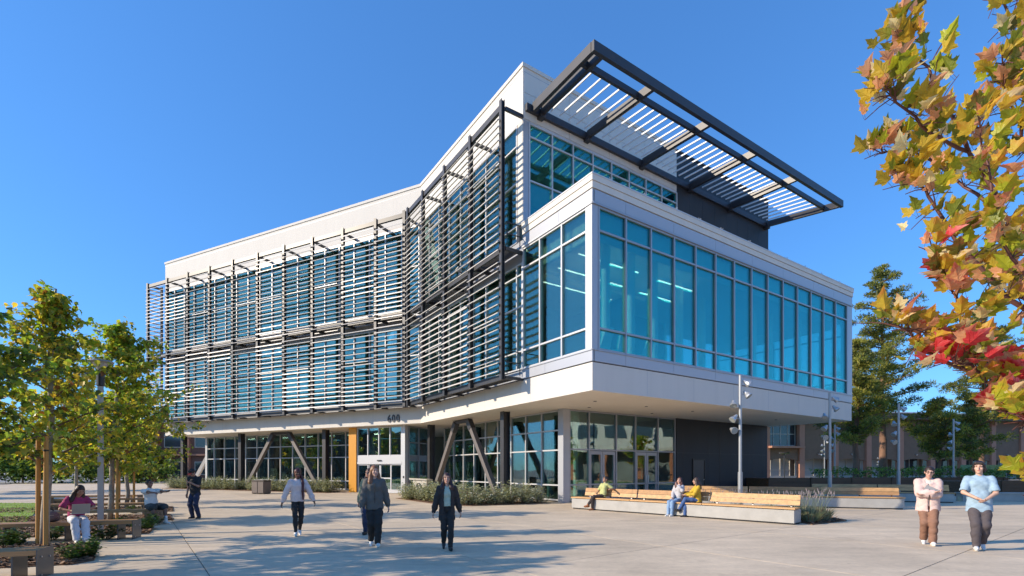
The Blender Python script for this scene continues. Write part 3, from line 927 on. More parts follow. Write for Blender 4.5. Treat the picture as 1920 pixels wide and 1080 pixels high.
def plane_tree(loc, H, rad, z0, nleaf, seed, label, weights=(34, 26, 20, 10, 6, 4), lsize=.19, group="young plane trees along the plaza edge", nbig=0, lean=(0, 0), cone=0.0):
    r = random.Random(seed)
    t = thing("plane_tree", loc, 0, label, "tree", group)
    tr = MB()
    pts = [Vector((0, 0, 0))]
    for k in range(1, 9):
        f = k / 8
        pts.append(Vector((lean[0] * f + r.uniform(-.05, .05), lean[1] * f + r.uniform(-.05, .05), H * .97 * f)))
    def trunk_at(z):
        f = max(0, min(7.999, z / (H * .97) * 8)); k = int(f); return pts[k].lerp(pts[k + 1], f - k)
    tr.tube(pts, [.075 * (1 - k / 9) ** .8 + .008 for k in range(9)], M_bark, 8)
    tr.build("trunk", t, smooth=True, local=True)
    br = MB(); nodes = []
    nb = int(15 + H * 3)
    for k in range(nb):
        f = (k + r.random()) / nb
        z = z0 + (H * .93 - z0) * f
        env = math.sin(math.pi * min(1, .22 + f * .62)) ** .8 * (1 - .55 * f ** 2)
        env = env * (1 - cone) + cone * (1 - f) ** .8
        L = rad * env * r.uniform(.75, 1.15)
        a = k * 2.4 + r.uniform(-.5, .5)
        p = trunk_at(z); d = Vector((math.cos(a), math.sin(a), r.uniform(.35, .8))).normalized()
        path = [p.copy()]
        n = 5
        for j in range(n):
            d = (d + Vector((r.uniform(-.15, .15), r.uniform(-.15, .15), -.03))).normalized()
            p = p + d * L / n * 1.1
            path.append(p.copy())
        br.tube(path, [.022 * (1 - j / 6) + .004 for j in range(6)], M_bark if r.random() < .5 else M_twig, 5, cap=False)
        for j in range(1, 6):
            for q in range(2):
                a2 = r.uniform(0, 6.28); l2 = r.uniform(.2, .55) * (0.6 + L / 3)
                e = path[j] + Vector((math.cos(a2), math.sin(a2), r.uniform(-.3, .6))) * l2
                br.tube([path[j], path[j].lerp(e, .5) + Vector((0, 0, .03)), e], [.006, .004, .003], M_twig, 3, cap=False)
                nodes.append((path[j], e, f))
    for k in range(14):
        p = trunk_at(H * (.82 + .15 * k / 14)); a = r.uniform(0, 6.28)
        nodes.append((p, p + Vector((math.cos(a) * .25, math.sin(a) * .25, r.uniform(.05, .3))), 1))
    br.build("branches", t, smooth=True, local=True)
    lf = MB(); big = []
    for k in range(nleaf):
        a, b, f = nodes[r.randrange(len(nodes))]
        p = a.lerp(b, r.uniform(.1, 1.15)) + Vector((r.gauss(0, .07), r.gauss(0, .07), r.gauss(0, .06)))
        if p.z < z0 - .55: continue
        w = list(weights)
        if f > .8: w[4] += 6; w[3] = 4
        m = r.choices(range(6), w)[0]
        s = lsize * r.uniform(.6, 1.15); rot = rand_rot(r)
        if len(big) < nbig and r.random() < .25: big.append((p, rot, s, m))
        else: add_leaf(lf, p, rot, s, HALF_P, LEAFM[m])
    tag(lf.build("foliage", t, local=True), kind="stuff")
    for p, rot, s, m in big:
        o = bpy.data.objects.new("leaf", PLANE_LEAF[m]); COL.objects.link(o); o.parent = t
        o.matrix_local = Matrix.Translation(p) @ rot.to_4x4() @ Matrix.Scale(s, 4)
    return t
PLANE_LEAF = [leaf_mesh("plane_leaf", "plane", m, 1.0, .22, .25) for m in LEAFM]

M_stake = mat("stake_wood", (0.50, 0.25, 0.065), 0.7, var=0.25, vscale=5, stretch=(1, 1, .1))
M_tie = mat("rubber_tie", (0.03, 0.03, 0.03), 0.8)
def stake(x, y, h, label):
    t = thing("tree_stake", (x, y, 0), 0, label, "tree stake", "wooden stakes beside the young trees")
    MB().tube([(0, 0, 0), (.01, 0, h)], [.045, .042], M_stake, 10).build("pole", t, local=True)
    MB().tube([(.0, 0, h - .32), (.01, 0, h - .28)], [.05, .05], M_tie, 8).build("tie", t, local=True)

TREES = [
    # loc, H, rad, z0, leaves, seed, label, stakes
    ((-10.1, 10.75), 5.75, 1.5, 1.5, 3700, 21, "tall thin plane tree between two stakes beside the woman with the laptop", [(-.16, .02), (.26, -.25)], (.15, .1), (34, 24, 20, 14, 4, 4)),
    ((-12.85, 15.9), 6.4, 2.3, 1.4, 9000, 22, "broad plane tree with bright green edges beside the square grey lamp post", [(-.28, .05), (.27, -.05)], (.3, 0), (34, 32, 10, 14, 9, 1)),
    ((-16.2, 20.9), 5.2, 2.0, 1.4, 6000, 23, "plane tree farther back behind the row of benches", [(-.3, 0), (.28, .05)], (0, 0), (40, 28, 10, 18, 2, 2)),
    ((-9.75, 8.35), 5.2, 1.6, 1.5, 5200, 24, "dark green plane tree cut off by the left edge near the first bench", [], (.0, .0), (16, 42, 5, 32, 4, 1)),
    ((-16.6, 13.6), 4.9, 1.7, 1.5, 5000, 25, "golden plane tree over the lawn edge behind the first bench", [], (0, 0), (30, 14, 34, 8, 4, 10)),
    ((-21.0, 24.0), 5.4, 2.1, 1.8, 2600, 26, "distant plane tree at the far end of the benches", [], (0, 0), (34, 30, 18, 14, 2, 2)),
]
for (x, y), H, rad, z0, nl, seed, lab, st, lean, wts in TREES:
    plane_tree((x, y, 0), H, rad, z0, nl, seed, lab, wts, nbig=110 if y < 16.5 and x > -14 else 0, lean=lean, lsize=.145, cone=.95 if seed == 21 else .35)
    for k, (dx, dy) in enumerate(st):
        stake(x + dx, y + dy, 2.35, ["left", "right"][k] + " wooden stake of the " + ("tall thin plane tree" if seed == 21 else "broad plane tree by the lamp post" if seed == 22 else "plane tree farther back"))

# trees further left, outside the picture, whose shadows cross the plaza and whose leaves show in the windows
for (x, y), H, seed in (((-10.9, 6.6), 5.4, 31), ((-44, 19), 8.5, 35), ((-43, 25), 9.0, 36), ((-46, 31), 8.5, 37), ((-41, 36), 8.0, 38)):
    plane_tree((x, y, 0), H, 1.9, 1.8, 1000 if seed < 35 else 1500, seed, "plane tree standing outside the left edge of the picture", lsize=.24 if seed < 35 else .5, group="plane trees left of the picture")

for (x, y), H, seed in (((-60, 61), 6.0, 41), ((-65, 65), 6.5, 42), ((-52.5, 62), 5.6, 43), ((-57.5, 68), 6.2, 44), ((-49, 64), 5.2, 45)):
    plane_tree((x, y, 0), H, 4.0, .7, 2000, seed, "distant dark tree beyond the lawn behind the benches", (20, 36, 4, 38, 2, 0), lsize=.62, group="distant trees beyond the lawn")

# shrubs ------------------------------------------------------------
M_sage = [mat("sage_leaf", (0.40, 0.42, 0.27), 0.6, transl=0.2), mat("sage_leaf_pale", (0.54, 0.55, 0.39), 0.6, transl=0.25), mat("sage_leaf_dark", (0.20, 0.23, 0.13), 0.6, transl=0.2)]
M_lush = [mat("lush_leaf", (0.07, 0.14, 0.025), 0.45, transl=0.3), mat("lush_leaf_pale", (0.16, 0.25, 0.05), 0.45, transl=0.3), mat("lush_leaf_dark", (0.035, 0.07, 0.018), 0.5, transl=0.2)]
def shrub_meshes(seed, rx, h, n, leaf, mats, upright=.6, ground=False):
    r = random.Random(seed); lf = MB(); st = MB()
    stems = []
    for k in range(26):
        a = r.uniform(0, 6.28); q = math.sqrt(r.random()) * rx; hh = h * (1 - .5 * (q / rx) ** 2) * r.uniform(.75, 1.1)
        b = Vector((math.cos(a) * q * .25, math.sin(a) * q * .25, 0)); e = Vector((math.cos(a) * q, math.sin(a) * q, hh))
        mid = b.lerp(e, .5) + Vector((math.cos(a) * q * .12, math.sin(a) * q * .12, -.04 * h))
        st.tube([b, mid, e], [.008, .006, .003], M_twig, 3, cap=False); stems.append((b, mid, e))
    for k in range(n):
        b, mid, e = stems[r.randrange(len(stems))]
        f = r.uniform(.12, 1.05); p = b.lerp(mid, f * 2) if f < .5 else mid.lerp(e, f * 2 - 1)
        p = p + Vector((r.gauss(0, .05), r.gauss(0, .05), r.gauss(0, .03))) * (rx / .5); p.z = max(.02, p.z)
        rot = Matrix.Rotation(r.uniform(0, 6.28), 3, 'Z') @ Matrix.Rotation(r.uniform(.0, 1.2) * upright, 3, 'X')
        add_leaf(lf, p, rot, leaf * r.uniform(.6, 1.2), HALF_S, mats[r.choices((0, 1, 2), (5, 3, 2))[0]], .2, .1)
    return lf.mesh("shrub_foliage"), st.mesh("shrub_stems")
SHM = [shrub_meshes(40 + k, .66, .92, 800, .11, M_sage) for k in range(4)]
def shrub(name, x, y, sc, rz, meshes, label, cat="shrub", group=None):
    t = thing(name, (x, y, 0), rz, label, cat, group)
    for nm, me in zip(("foliage", "stems"), meshes):
        o = bpy.data.objects.new(nm, me); COL.objects.link(o); o.parent = t; o.scale = (sc, sc, sc)
        if nm == "foliage": o["kind"] = "stuff"
    return t
def strip(poly, n, seed): mulch(poly, n, seed)
r = random.Random(9)
# bed in front of the right-hand storefront
bedR = [(-6.6, 28.2), (-3.2, 22.9), (-1.8, 22.3), (1.9, 24.2), (.9, 25.6), (-1.6, 24.9), (-5.0, 29.4)]
strip(bedR, 900, 61)
k = 0
for row, (p0, p1, n) in enumerate((((-5.9, 27.6), (-2.2, 23.0), 8), ((-1.6, 22.95), (1.4, 24.5), 5), ((-5.3, 28.4), (-1.7, 24.1), 8), ((-1.0, 23.9), (.7, 25.0), 3))):
    for i in range(n):
        f = i / (n - 1); x = p0[0] + (p1[0] - p0[0]) * f + r.uniform(-.12, .12); y = p0[1] + (p1[1] - p0[1]) * f + r.uniform(-.12, .12)
        shrub("sage_shrub", x, y, r.uniform(.85, 1.12), r.uniform(0, 6), SHM[k % 4], ("grey-green sage shrub at the left end of the bed by the corner storefront" if (row, i) == (0, 0) else "grey-green sage shrub nearest the white corner pier" if (row, i) == (1, n - 1) else "grey-green sage shrub in the front row before the corner storefront" if row < 2 else "grey-green sage shrub in the back row against the corner storefront"), "shrub", "sage shrubs by the corner storefront"); k += 1
# bed before the wing
FB = Fr(B0 - NW * 1.0, W2, NW)
strip([tuple(FB.xy(7.2, .2)), tuple(FB.xy(26.5, .2)), tuple(FB.xy(26.5, 2.1)), tuple(FB.xy(7.2, 2.1))][::-1], 1200, 62)
for row, (b, n) in enumerate(((1.45, 21), (.7, 20))):
    for i in range(n):
        a = 7.9 + i * 18.3 / (n - 1) + r.uniform(-.15, .15); q = FB.xy(a, b + r.uniform(-.12, .12))
        if row == 0 and 15.6 < a < 17.6: continue
        shrub("sage_shrub", q.x, q.y, r.uniform(.9, 1.15), r.uniform(0, 6), SHM[k % 4], ("grey-green sage shrub beside the amber fin" if i == 0 else "grey-green sage shrub at the far left end of the wing bed" if i == n - 1 else "grey-green sage shrub in the front row along the wing" if row == 0 else "grey-green sage shrub in the back row along the wing glass") + (", front row" if row == 0 and i in (0, n - 1) else ", back row" if i in (0, n - 1) else ""), "shrub", "sage shrubs along the wing"); k += 1
FLX = [shrub_meshes(50 + k, .5, .62, 420, .15, M_lush, .5) for k in range(3)]
lush = [(162, 1046, .62, "leafy green shrub at the edge of the bark bed nearest the plaza"), (195, 1012, .62, "bright green shrub behind the foot of the grey lamp post"), (138, 1050, .5, "low green plant spreading beside the second wooden stake"),
        (30, 1022, .6, "low leafy plant behind the nearest bench"), (8, 1026, .6, "leafy plant at the left edge behind the nearest bench"), (98, 1012, .55, "small yellow-green sapling shoots beside the thin plane trunk"),
        (40, 1052, .4, "dark little plant under the nearest bench"), (275, 993, .66, "dark green tufted plant at the corner of the second bark bed"), (285, 984, .6, "green tuft behind the end of the woman's bench"),
        (225, 990, .55, "small green plant beside the lamp post bench"), (296, 968, .6, "tufted plant in front of the seated man"), (250, 962, .55, "small plant between the middle benches"), (118, 1000, .45, "small plant behind the woman's backpack")]
for i, (px, py, sc, lab) in enumerate(lush):
    g = gnd(px, py); shrub("green_plant", g.x, g.y, sc, i * 1.3, FLX[i % 3], lab, "plant", "green plants in the bark beds")
# lavender clump past the end of the front bench, and the row behind its backrest
M_lav = [mat("lavender_leaf", (0.28, 0.31, 0.19), 0.6, transl=.2), mat("lavender_leaf_pale", (0.30, 0.32, 0.22), 0.6, transl=.2), mat("lavender_dry", (0.32, 0.22, 0.13), 0.7, transl=.2)]
M_seed = mat("lavender_spike", (0.26, 0.21, 0.22), 0.7)
def lavender_meshes(seed, n=330, h=.75):
    r = random.Random(seed); lf = MB(); sk = MB()
    for k in range(n):
        a = r.uniform(0, 6.28); q = math.sqrt(r.random()); t = r.uniform(.15, .6); hh = h * r.uniform(.45, .8) * (1 - .3 * q)
        b = Vector((math.cos(a) * q * .2, math.sin(a) * q * .2, 0)); e = b + Vector((math.cos(a) * t * q * .8, math.sin(a) * t * q * .8, hh)); w = Vector((-math.sin(a), math.cos(a), 0)) * .012
        m = b.lerp(e, .55) + Vector((0, 0, .04))
        s = M_lav[r.choices((0, 1, 2), (5, 3, 2))[0]]
        lf.poly([b - w, b + w, m + w], s); lf.poly([b - w, m + w, m - w], s); lf.poly([m - w, m + w, e], s)
    for k in range(24):
        a = r.uniform(0, 6.28); t = r.uniform(.1, .55)
        e = Vector((math.cos(a) * t, math.sin(a) * t, h * r.uniform(.9, 1.25)))
        sk.tube([(0, 0, .1), e.lerp(Vector((0, 0, .1)), .45) + Vector((0, 0, .06)), e], [.004, .003, .003], M_lav[0], 3, cap=False)
        sk.tube([e, e + Vector((math.cos(a) * .02, math.sin(a) * .02, .09))], [.012, .005], M_seed, 4)
    return lf.mesh("lavender_leaves"), sk.mesh("lavender_spikes")
LAV = [lavender_meshes(70 + k) for k in range(3)]
lv = [((9.3, 15.5), 1.0, "silver lavender bush at the right end of the front bench"), ((9.95, 16.0), 1.05, "drier lavender bush with tall seed spikes right of the front bench"), ((9.1, 16.2), .9, "lavender bush tucked behind the end of the front bench"), ((10.0, 16.9), .95, "lavender bush behind the two at the bench end")]
for i, (p, sc, lab) in enumerate(lv):
    t = thing("lavender_bush", (*p, 0), i * 1.7, lab, "lavender", "lavender bushes by the front bench")
    for nm, me in zip(("foliage", "flower_spikes"), LAV[i % 3]):
        o = bpy.data.objects.new(nm, me); COL.objects.link(o); o.parent = t; o.scale = (sc,) * 3; o["kind"] = "stuff"
strip([(8.9, 14.75), (10.7, 15.9), (10.9, 17.2), (9.2, 18.0), (8.4, 16.4), (8.95, 15.5)], 700, 63)
d = Vector((.687, -.726)); nrm = Vector((.726, .687))
strip([tuple(Vector((2.51, 20.89)) + nrm * .75 + d * 2.6), tuple(Vector((2.51, 20.89)) + nrm * .75 + d * 8.2), tuple(Vector((2.51, 20.89)) + nrm * 2.4 + d * 8.6), tuple(Vector((2.51, 20.89)) + nrm * 2.4 + d * 2.6)], 500, 64)
for i in range(5):
    p = Vector((2.51, 20.89)) + nrm * (1.3 + .3 * (i % 2)) + d * (4.4 + i * .95)
    t = thing("lavender_bush", (p.x, p.y, 0), i * 2.1, "lavender bush behind the front bench with only its spikes above the backrest", "lavender", "lavender behind the backrest")
    for nm, me in zip(("foliage", "flower_spikes"), LAV[i % 3]):
        o = bpy.data.objects.new(nm, me); COL.objects.link(o); o.parent = t; o.scale = (.98,) * 3; o["kind"] = "stuff"

# pines -------------------------------------------------------------
M_pbark = mat("pine_bark", (0.22, 0.12, 0.075), 0.9, var=0.4, vscale=3, bump=0.6, bscale=12, stretch=(1, 1, .3))
M_ndl = [mat("pine_needles", (0.16, 0.18, 0.035), 0.6, transl=.3), mat("pine_needles_pale", (0.38, 0.35, 0.06), 0.6, transl=.38), mat("pine_needles_dark", (0.075, 0.095, 0.025), 0.6, transl=.1)]
def pine(loc, H, rad, z0, seed, label, dens=1.0, tr=.38, top=.55, pale=3, tuft=.72):
    r = random.Random(seed); t = thing("pine_tree", loc, r.uniform(0, 6), label, "tree", "pines beyond the plaza")
    tk = MB(); n = 10
    pts = [Vector((r.uniform(-.12, .12) * k / 3, r.uniform(-.12, .12) * k / 3, H * k / n)) for k in range(n + 1)]
    tk.tube(pts, [tr * (1 - .93 * k / n) for k in range(n + 1)], M_pbark, 9); tk.build("trunk", t, smooth=True, local=True)
    def ta(z):
        f = max(0, min(n - .001, z / H * n)); k = int(f); return pts[k].lerp(pts[k + 1], f - k)
    br = MB(); nd = MB()
    nb = int(52 * dens)
    for k in range(nb):
        f = (k + r.random()) / nb; z = z0 + (H - z0) * f
        env = (1 - f) ** .75 * (1 - top) + top * math.sin(math.pi * min(1, .12 + .88 * f)) ** .7
        L = rad * max(.12, env) * r.uniform(.55, 1.15)
        a = k * 2.4 + r.uniform(-.6, .6); d = Vector((math.cos(a), math.sin(a), r.uniform(-.05, .35))).normalized()
        p = ta(z); path = [p.copy()]
        for j in range(4):
            d = (d + Vector((r.uniform(-.18, .18), r.uniform(-.18, .18), .06))).normalized(); p = p + d * L / 4; path.append(p.copy())
        br.tube(path, [.07 * (1 - j / 5) + .012 for j in range(5)], M_pbark, 5, cap=False)
        nt = max(2, int(2 + L * 1.7))
        for q in range(nt):
            ff = (q + 1 + r.uniform(-.3, .3)) / nt * 3.9; i = max(0, min(3, int(ff))); c = path[i].lerp(path[i + 1], ff - i)
            if q < nt - 1 or r.random() < .3: c = c + Vector((r.gauss(0, .3), r.gauss(0, .3), r.gauss(.08, .12))) * min(1, L / 3)
            cr = tuft * r.uniform(.75, 1.2) * (.6 + .4 * min(1, L / 2.5)); mm = r.choices((0, 1, 2), (6, pale, 2))[0]
            for s in range(100):                      # a pad of short needle sprays, flatter below
                v = Vector((r.gauss(0, 1), r.gauss(0, 1), r.gauss(.25, .8))).normalized()
                p0 = c + Vector((v.x * cr, v.y * cr, v.z * cr * .62)) * r.uniform(.25, .85)
                dv = (v + Vector((r.gauss(0, .5), r.gauss(0, .5), r.gauss(.35, .4)))).normalized(); e = p0 + dv * r.uniform(.16, .30)
                w = dv.cross(Vector((r.gauss(0, 1), r.gauss(0, 1), r.gauss(0, 1)))).normalized() * .045
                nd.poly([p0 - w, p0 + w, e], M_ndl[mm if r.random() < .8 else r.randrange(3)])
    br.build("limbs", t, smooth=True, local=True); tag(nd.build("needles", t, local=True), kind="stuff")
    return t
def pine_at(px, Y, top_y, rad, z0, *a, **k):
    x = (px - 960) / FPX * Y; pine((x, Y, 0), EYE + (880 - top_y) / FPX * Y, rad, z0, *a, **k)
pine_at(1655, 47, 500, 4.6, 5.6, 81, "tallest pine with an open crown right of the glass corner", 1.05, .36, .35)
pine_at(1606, 43, 640, 3.3, 3.6, 82, "shorter pine with lit yellow-green lower boughs below the glass corner", .8, .30, .6, 6)
pine_at(1842, 52, 575, 4.2, 6.5, 83, "dark pine half hidden behind the red maple leaves", .9, .30, .5, 1)
pine_at(1762, 44, 752, 2.6, 2.6, 84, "small round-headed pine behind the man in the light blue shirt", .55, .16, .9, 6)
pine_at(1822, 46, 742, 2.6, 2.4, 85, "low bushy pine beside the green utility cabinet", .5, .16, .9, 3)

# hedge and planters right of the building
M_hedge = [mat("hedge_leaf", (0.14, 0.22, 0.04), 0.5, transl=.3), mat("hedge_leaf_pale", (0.28, 0.36, 0.07), 0.5, transl=.35), mat("hedge_leaf_dark", (0.03, 0.06, 0.015), 0.5, transl=.2)]
def hedge(p0, p1, w, z0, z1, n, seed, label, ls=.17):
    r = random.Random(seed); lf = MB(); a = Vector(p0); b = Vector(p1); d = (b - a); nn = Vector((-d.y, d.x)).normalized()
    for k in range(n):
        q = a + d * r.random() + nn * r.uniform(-w, w)
        hz = z0 + (z1 - z0) * (r.random() ** .5) * (1 + .18 * math.sin(q.x * 2.3) + .1 * math.sin(q.x * 5.1))
        add_leaf(lf, Vector((q.x, q.y, hz)), rand_rot(r, (-.4, .9)), ls * r.uniform(.6, 1.2), HALF_S, M_hedge[r.choices((0, 1, 2), (5, 3, 2))[0]])
    t = thing("hedge", (a.x, a.y, 0), 0, label, "hedge", "low hedges beyond the plaza")
    tag(lf.build("foliage", t), kind="stuff")
    st = MB()
    for k in range(14):
        q = a + d * (k + .5) / 14; st.tube([(q.x, q.y, 0), (q.x, q.y, z1 * .8)], [.03, .015], M_twig, 4)
    tag(st.build("stems", t), kind="stuff")
hedge((23.0, 38.0), (35.5, 38.0), .6, .9, 1.75, 2600, 91, "bright low hedge in front of the pine trunks")
hedge((-68, 57.5), (-40, 59.0), .9, .0, 2.3, 5200, 93, "tall clipped hedge beyond the lawn on the far left", .42)
hedge((33.0, 36.2), (43.0, 36.2), .6, .9, 1.75, 2200, 92, "bright low hedge before the green utility cabinet")
# ------------------------------------------------------------------ benches
M_cedar = mat("cedar_board", (0.56, 0.33, 0.145), 0.6, var=0.32, vscale=3.0, stretch=(.25, 4, 4), bump=0.15, bscale=30)
M_cedar2 = mat("cedar_board_worn", (0.43, 0.235, 0.10), 0.65, var=0.25, vscale=3.0, stretch=(.25, 4, 4))
M_ipe = mat("brown_bench_wood", (0.36, 0.19, 0.075), 0.6, var=0.25, vscale=3, stretch=(.25, 4, 4))
M_plate = mat("bench_end_plate", (0.10, 0.10, 0.105), 0.35, 0.6, var=0.08, vscale=1.5)
M_bolt = mat("bolt_steel", (0.5, 0.5, 0.5), 0.3, 0.8)
bench_n = 0
def back_bench(p, d, nrm, L, secs, label, woods=(M_cedar, M_cedar2), start=.0):
    """long concrete base with cedar slats and a two-board backrest; p = front corner on the plaza, d along, nrm to the back"""
    fr = Fr(p, d, nrm); t = thing("backed_bench", (p[0], p[1], 0), 0, label, "bench", "long concrete benches with wooden backrests")
    MB().fbox(fr, .03, L - .03, .05, .60, 0, .05, M_black_p).build("plinth", t)
    MB().fbox(fr, 0, L, 0, .62, .05, .43, M_conc).build("concrete_base", t)
    SL = L / secs
    rr = random.Random(int(L * 100))
    for k in range(secs):
        a0 = k * SL + (.012 if k else -.02); a1 = (k + 1) * SL - (.012 if k < secs - 1 else -.03)
        for j in range(3):
            piece("seat_slat", fr, a0, a1, -.03 + j * .155, .105 + j * .155, .455, .50, woods[rr.random() < .35], t)
        b0 = max(a0, start) + .005
        for z0, z1 in ((.555, .70), (.712, .865)):
            m = MB(); off = (z0 - .5) * .25
            P = fr.p
            m.hexa([P(b0, .50 + off, z0), P(a1 - .03, .50 + off, z0), P(a1 - .03, .545 + off, z0), P(b0, .545 + off, z0),
                    P(b0, .50 + off + .036, z1), P(a1 - .03, .50 + off + .036, z1), P(a1 - .03, .545 + off + .036, z1), P(b0, .545 + off + .036, z1)], woods[rr.random() < .3])
            m.build("back_board", t)
        for a in (b0 + .25, (b0 + a1) / 2, a1 - .28):
            MB().beam(fr.p(a, .56, .43), fr.p(a, .655, .84), .05, .03, M_plate).build("back_support", t)
            MB().fbox(fr, a - .03, a + .03, .0, .45, .431, .454, M_plate).build("seat_bracket", t)
    return fr
bd = (Vector((8.35, 14.73)) - Vector((2.51, 20.89))); BL = bd.length; bd.normalize(); bn = Vector((-bd.y, bd.x))
bench_fr = back_bench((2.51, 20.89), bd, bn, BL, 3, "long sunlit bench in front of the corner doors with three people seated on it", start=.28)
pB = Vector((16.08, 20.39)); dB = Vector((.945, -.327)).normalized(); nB = Vector((-dB.y, dB.x))
back_bench(pB - dB * 8.6, dB, nB, 8.6, 3, "second long bench mostly in shade with a sunlit right end behind the front bench")
pC = Vector((21.7, 24.4)); back_bench(pC - dB * 6.0, dB, nB, 6.0, 2, "shaded bench behind the woman in the pink jacket")

def plain_bench(p0, p1, label, w=.50, h=.44, mid=False):
    """backless bench: three planks between folded metal end plates; p0 near corner of the right end"""
    p0 = Vector(p0); p1 = Vector(p1); d = (p1 - p0); L = d.length; d.normalize(); n = Vector((d.y, -d.x))
    if n.y < 0: n = -n
    fr = Fr(p0, d, n); t = thing("flat_bench", (p0.x, p0.y, 0), 0, label, "bench", "backless wooden benches along the bark beds")
    for j in range(3):
        piece("seat_plank", fr, .014, L - .014, j * w / 3 + .004, (j + 1) * w / 3 - .004, h - .075, h, M_ipe, t)
    for a0, a1, s in ((-.0, .012, 1), (L - .012, L, -1)):
        m = MB().fbox(fr, a0, a1, -.01, w + .01, 0.0, h + .004, M_plate)
        m.build("end_plate", t)
        a = -.006 if s > 0 else L + .006
        for b, z in ((.12, .33), (w - .12, .30), (.12, .05)):
            MB().tube([fr.p(a - .004, b, z), fr.p(a + .004, b, z)], .014, M_bolt, 8).build("bolt", t)
    for a in ([.3] if not mid else [.3, L * .48]):
        piece("leg_panel", fr, a, a + .02, .04, w - .04, 0, h - .08, M_plate, t)
    piece("leg_panel", fr, L - .32, L - .30, .04, w - .04, 0, h - .08, M_plate, t)
    return fr
plain_bench((-7.08, 7.42), (-9.7, 6.38), "nearest backless bench cut off by the left edge with a dark metal end plate")
B2 = plain_bench((-8.93, 11.72), (-11.5, 10.85), "backless bench under the tall thin tree where the woman with a laptop sits", mid=True)
B3 = plain_bench((-10.72, 15.0), (-13.6, 14.2), "backless bench whose right end holds the man in the white t-shirt")
plain_bench((-12.95, 17.9), (-16.1, 17.1), "backless bench one row behind the man in the white t-shirt")
plain_bench((-15.3, 21.0), (-18.6, 20.2), "backless bench two rows behind the man in the white t-shirt")
plain_bench((-17.6, 23.4), (-21.4, 22.5), "farthest backless bench near the far end of the tree row")
plain_bench((-19.4, 17.2), (-22.3, 16.4), "backless bench across the lawn edge behind the trees")

# ------------------------------------------------------------------ lamps
def spot_pole(loc, H, rz, label, heads):
    t = thing("floodlight_pole", (*loc, 0), rz, label, "light pole", "grey floodlight poles along the terrace")
    MB().tube([(0, 0, 0), (0, 0, H)], [.062, .055], M_galv, 12).build("pole", t, smooth=False, local=True)
    MB().tube([(0, 0, 0), (0, 0, 1.55)], [.085, .085], M_galv, 12).build("sleeve", t, local=True)
    MB().tube([(0, 0, H), (0, 0, H + .02)], [.06, .05], M_galv, 12).build("cap", t, local=True)
    for side, dz, ax, ay, az in heads:
        h = MB(); z = H - dz; s = Vector((side * .05, 0, z)); e = Vector((side * .20, -.03, z - .02))
        h.tube([s, e], .018, M_alu, 6)
        d = Vector((ax, ay, az)).normalized()
        c = e + Vector((side * .07, 0, 0)) - d * .05
        h.tube([e, c - d * .07], .02, M_alu, 6)
        h.tube([c - d * .16, c - d * .13, c - d * .02, c + d * .07, c + d * .13], [.035, .055, .075, .125, .135], M_alu, 14, cap=True)
        o = h.build("lamp_head", t, local=True)
        MB().tube([c + d * .131, c + d * .137], [.122, .122], M_lens, 14).build("lens", o, local=True)
    return t
HEADS = [(1, .28, .8, -.3, -.65), (1, .72, .55, -.5, -.85), (-1, 1.08, -.3, -.6, -.9), (-1, 1.62, -.75, -.2, -.75), (-1, 2.05, .1, -.95, -.35)]
for px, ty, H, lab in ((1388, 704, 5.2, "tallest-looking floodlight pole rising behind the front bench"), (1556, 737, 5.2, "floodlight pole before the far end of the glass corner"),
                       (1685, 757, 5.2, "floodlight pole in front of the tall pine"), (1788, 786, 5.2, "floodlight pole between the two people walking on the right"),
                       (1565.5, 797, 5.2, "thin floodlight pole just behind the one at the far end of the glass corner"), (1546, 816, 5.2, "distant floodlight pole left of the pair under the glass corner"),
                       (1649, 846, 4.4, "short distant floodlight pole between the pine trunks"), (1843, 838, 5.0, "distant floodlight pole behind the man in the light blue shirt"), (1876, 872, 3.0, "low pole end beside the green utility cabinet")):
    Y = (H - EYE) * FPX / (880 - ty) if ty < 868 else 40.0
    if ty > 868: H = 2.4; 
    spot_pole(((px - 960) / FPX * Y, Y), H, 0, lab, HEADS if H > 4 else HEADS[:1])
# path lamp with a flat disc head
t = thing("path_lamp", (31.2, 57.0, 0), 0, "thin dark lamp with a flat disc head in front of the brown building", "lamp")
MB().tube([(0, 0, 0), (0, 0, 3.4)], .06, M_steel, 8).build("pole", t, local=True)
MB().tube([(0, 0, 3.4), (0, 0, 3.45), (0, 0, 3.62)], [.12, .55, .6], M_steel, 14).build("disc_head", t, local=True)
# square post lamp under the trees
t = thing("post_lamp", (-10.27, 12.42, 0), R(39), "square grey lamp post with a black neck and flat shade among the plane trees", "lamp post")
MB().box(-.06, .06, -.06, .06, 0, 3.72, mat("post_paint", (0.40, 0.39, 0.37), .5, .1, var=.08)).build("post", t, local=True)
MB().box(-.13, .13, -.13, .13, 0, .03, M_galv).build("base_plate", t, local=True)
MB().tube([(0, 0, 3.72), (0, 0, 3.74), (0, 0, 4.08), (0, 0, 4.1)], [.05, .085, .085, .05], M_black_p, 12).build("neck", t, local=True)
MB().tube([(0, 0, 4.1), (0, 0, 4.30)], [.05, .17], M_galv, 16).build("lamp_glass", t, local=True)
MB().tube([(0, 0, 4.30), (0, 0, 4.325), (0, 0, 4.36)], [.25, .275, .25], mat("lamp_shade", (0.28, 0.27, 0.26), .5, .2), 24).build("lamp_shade", t, local=True)

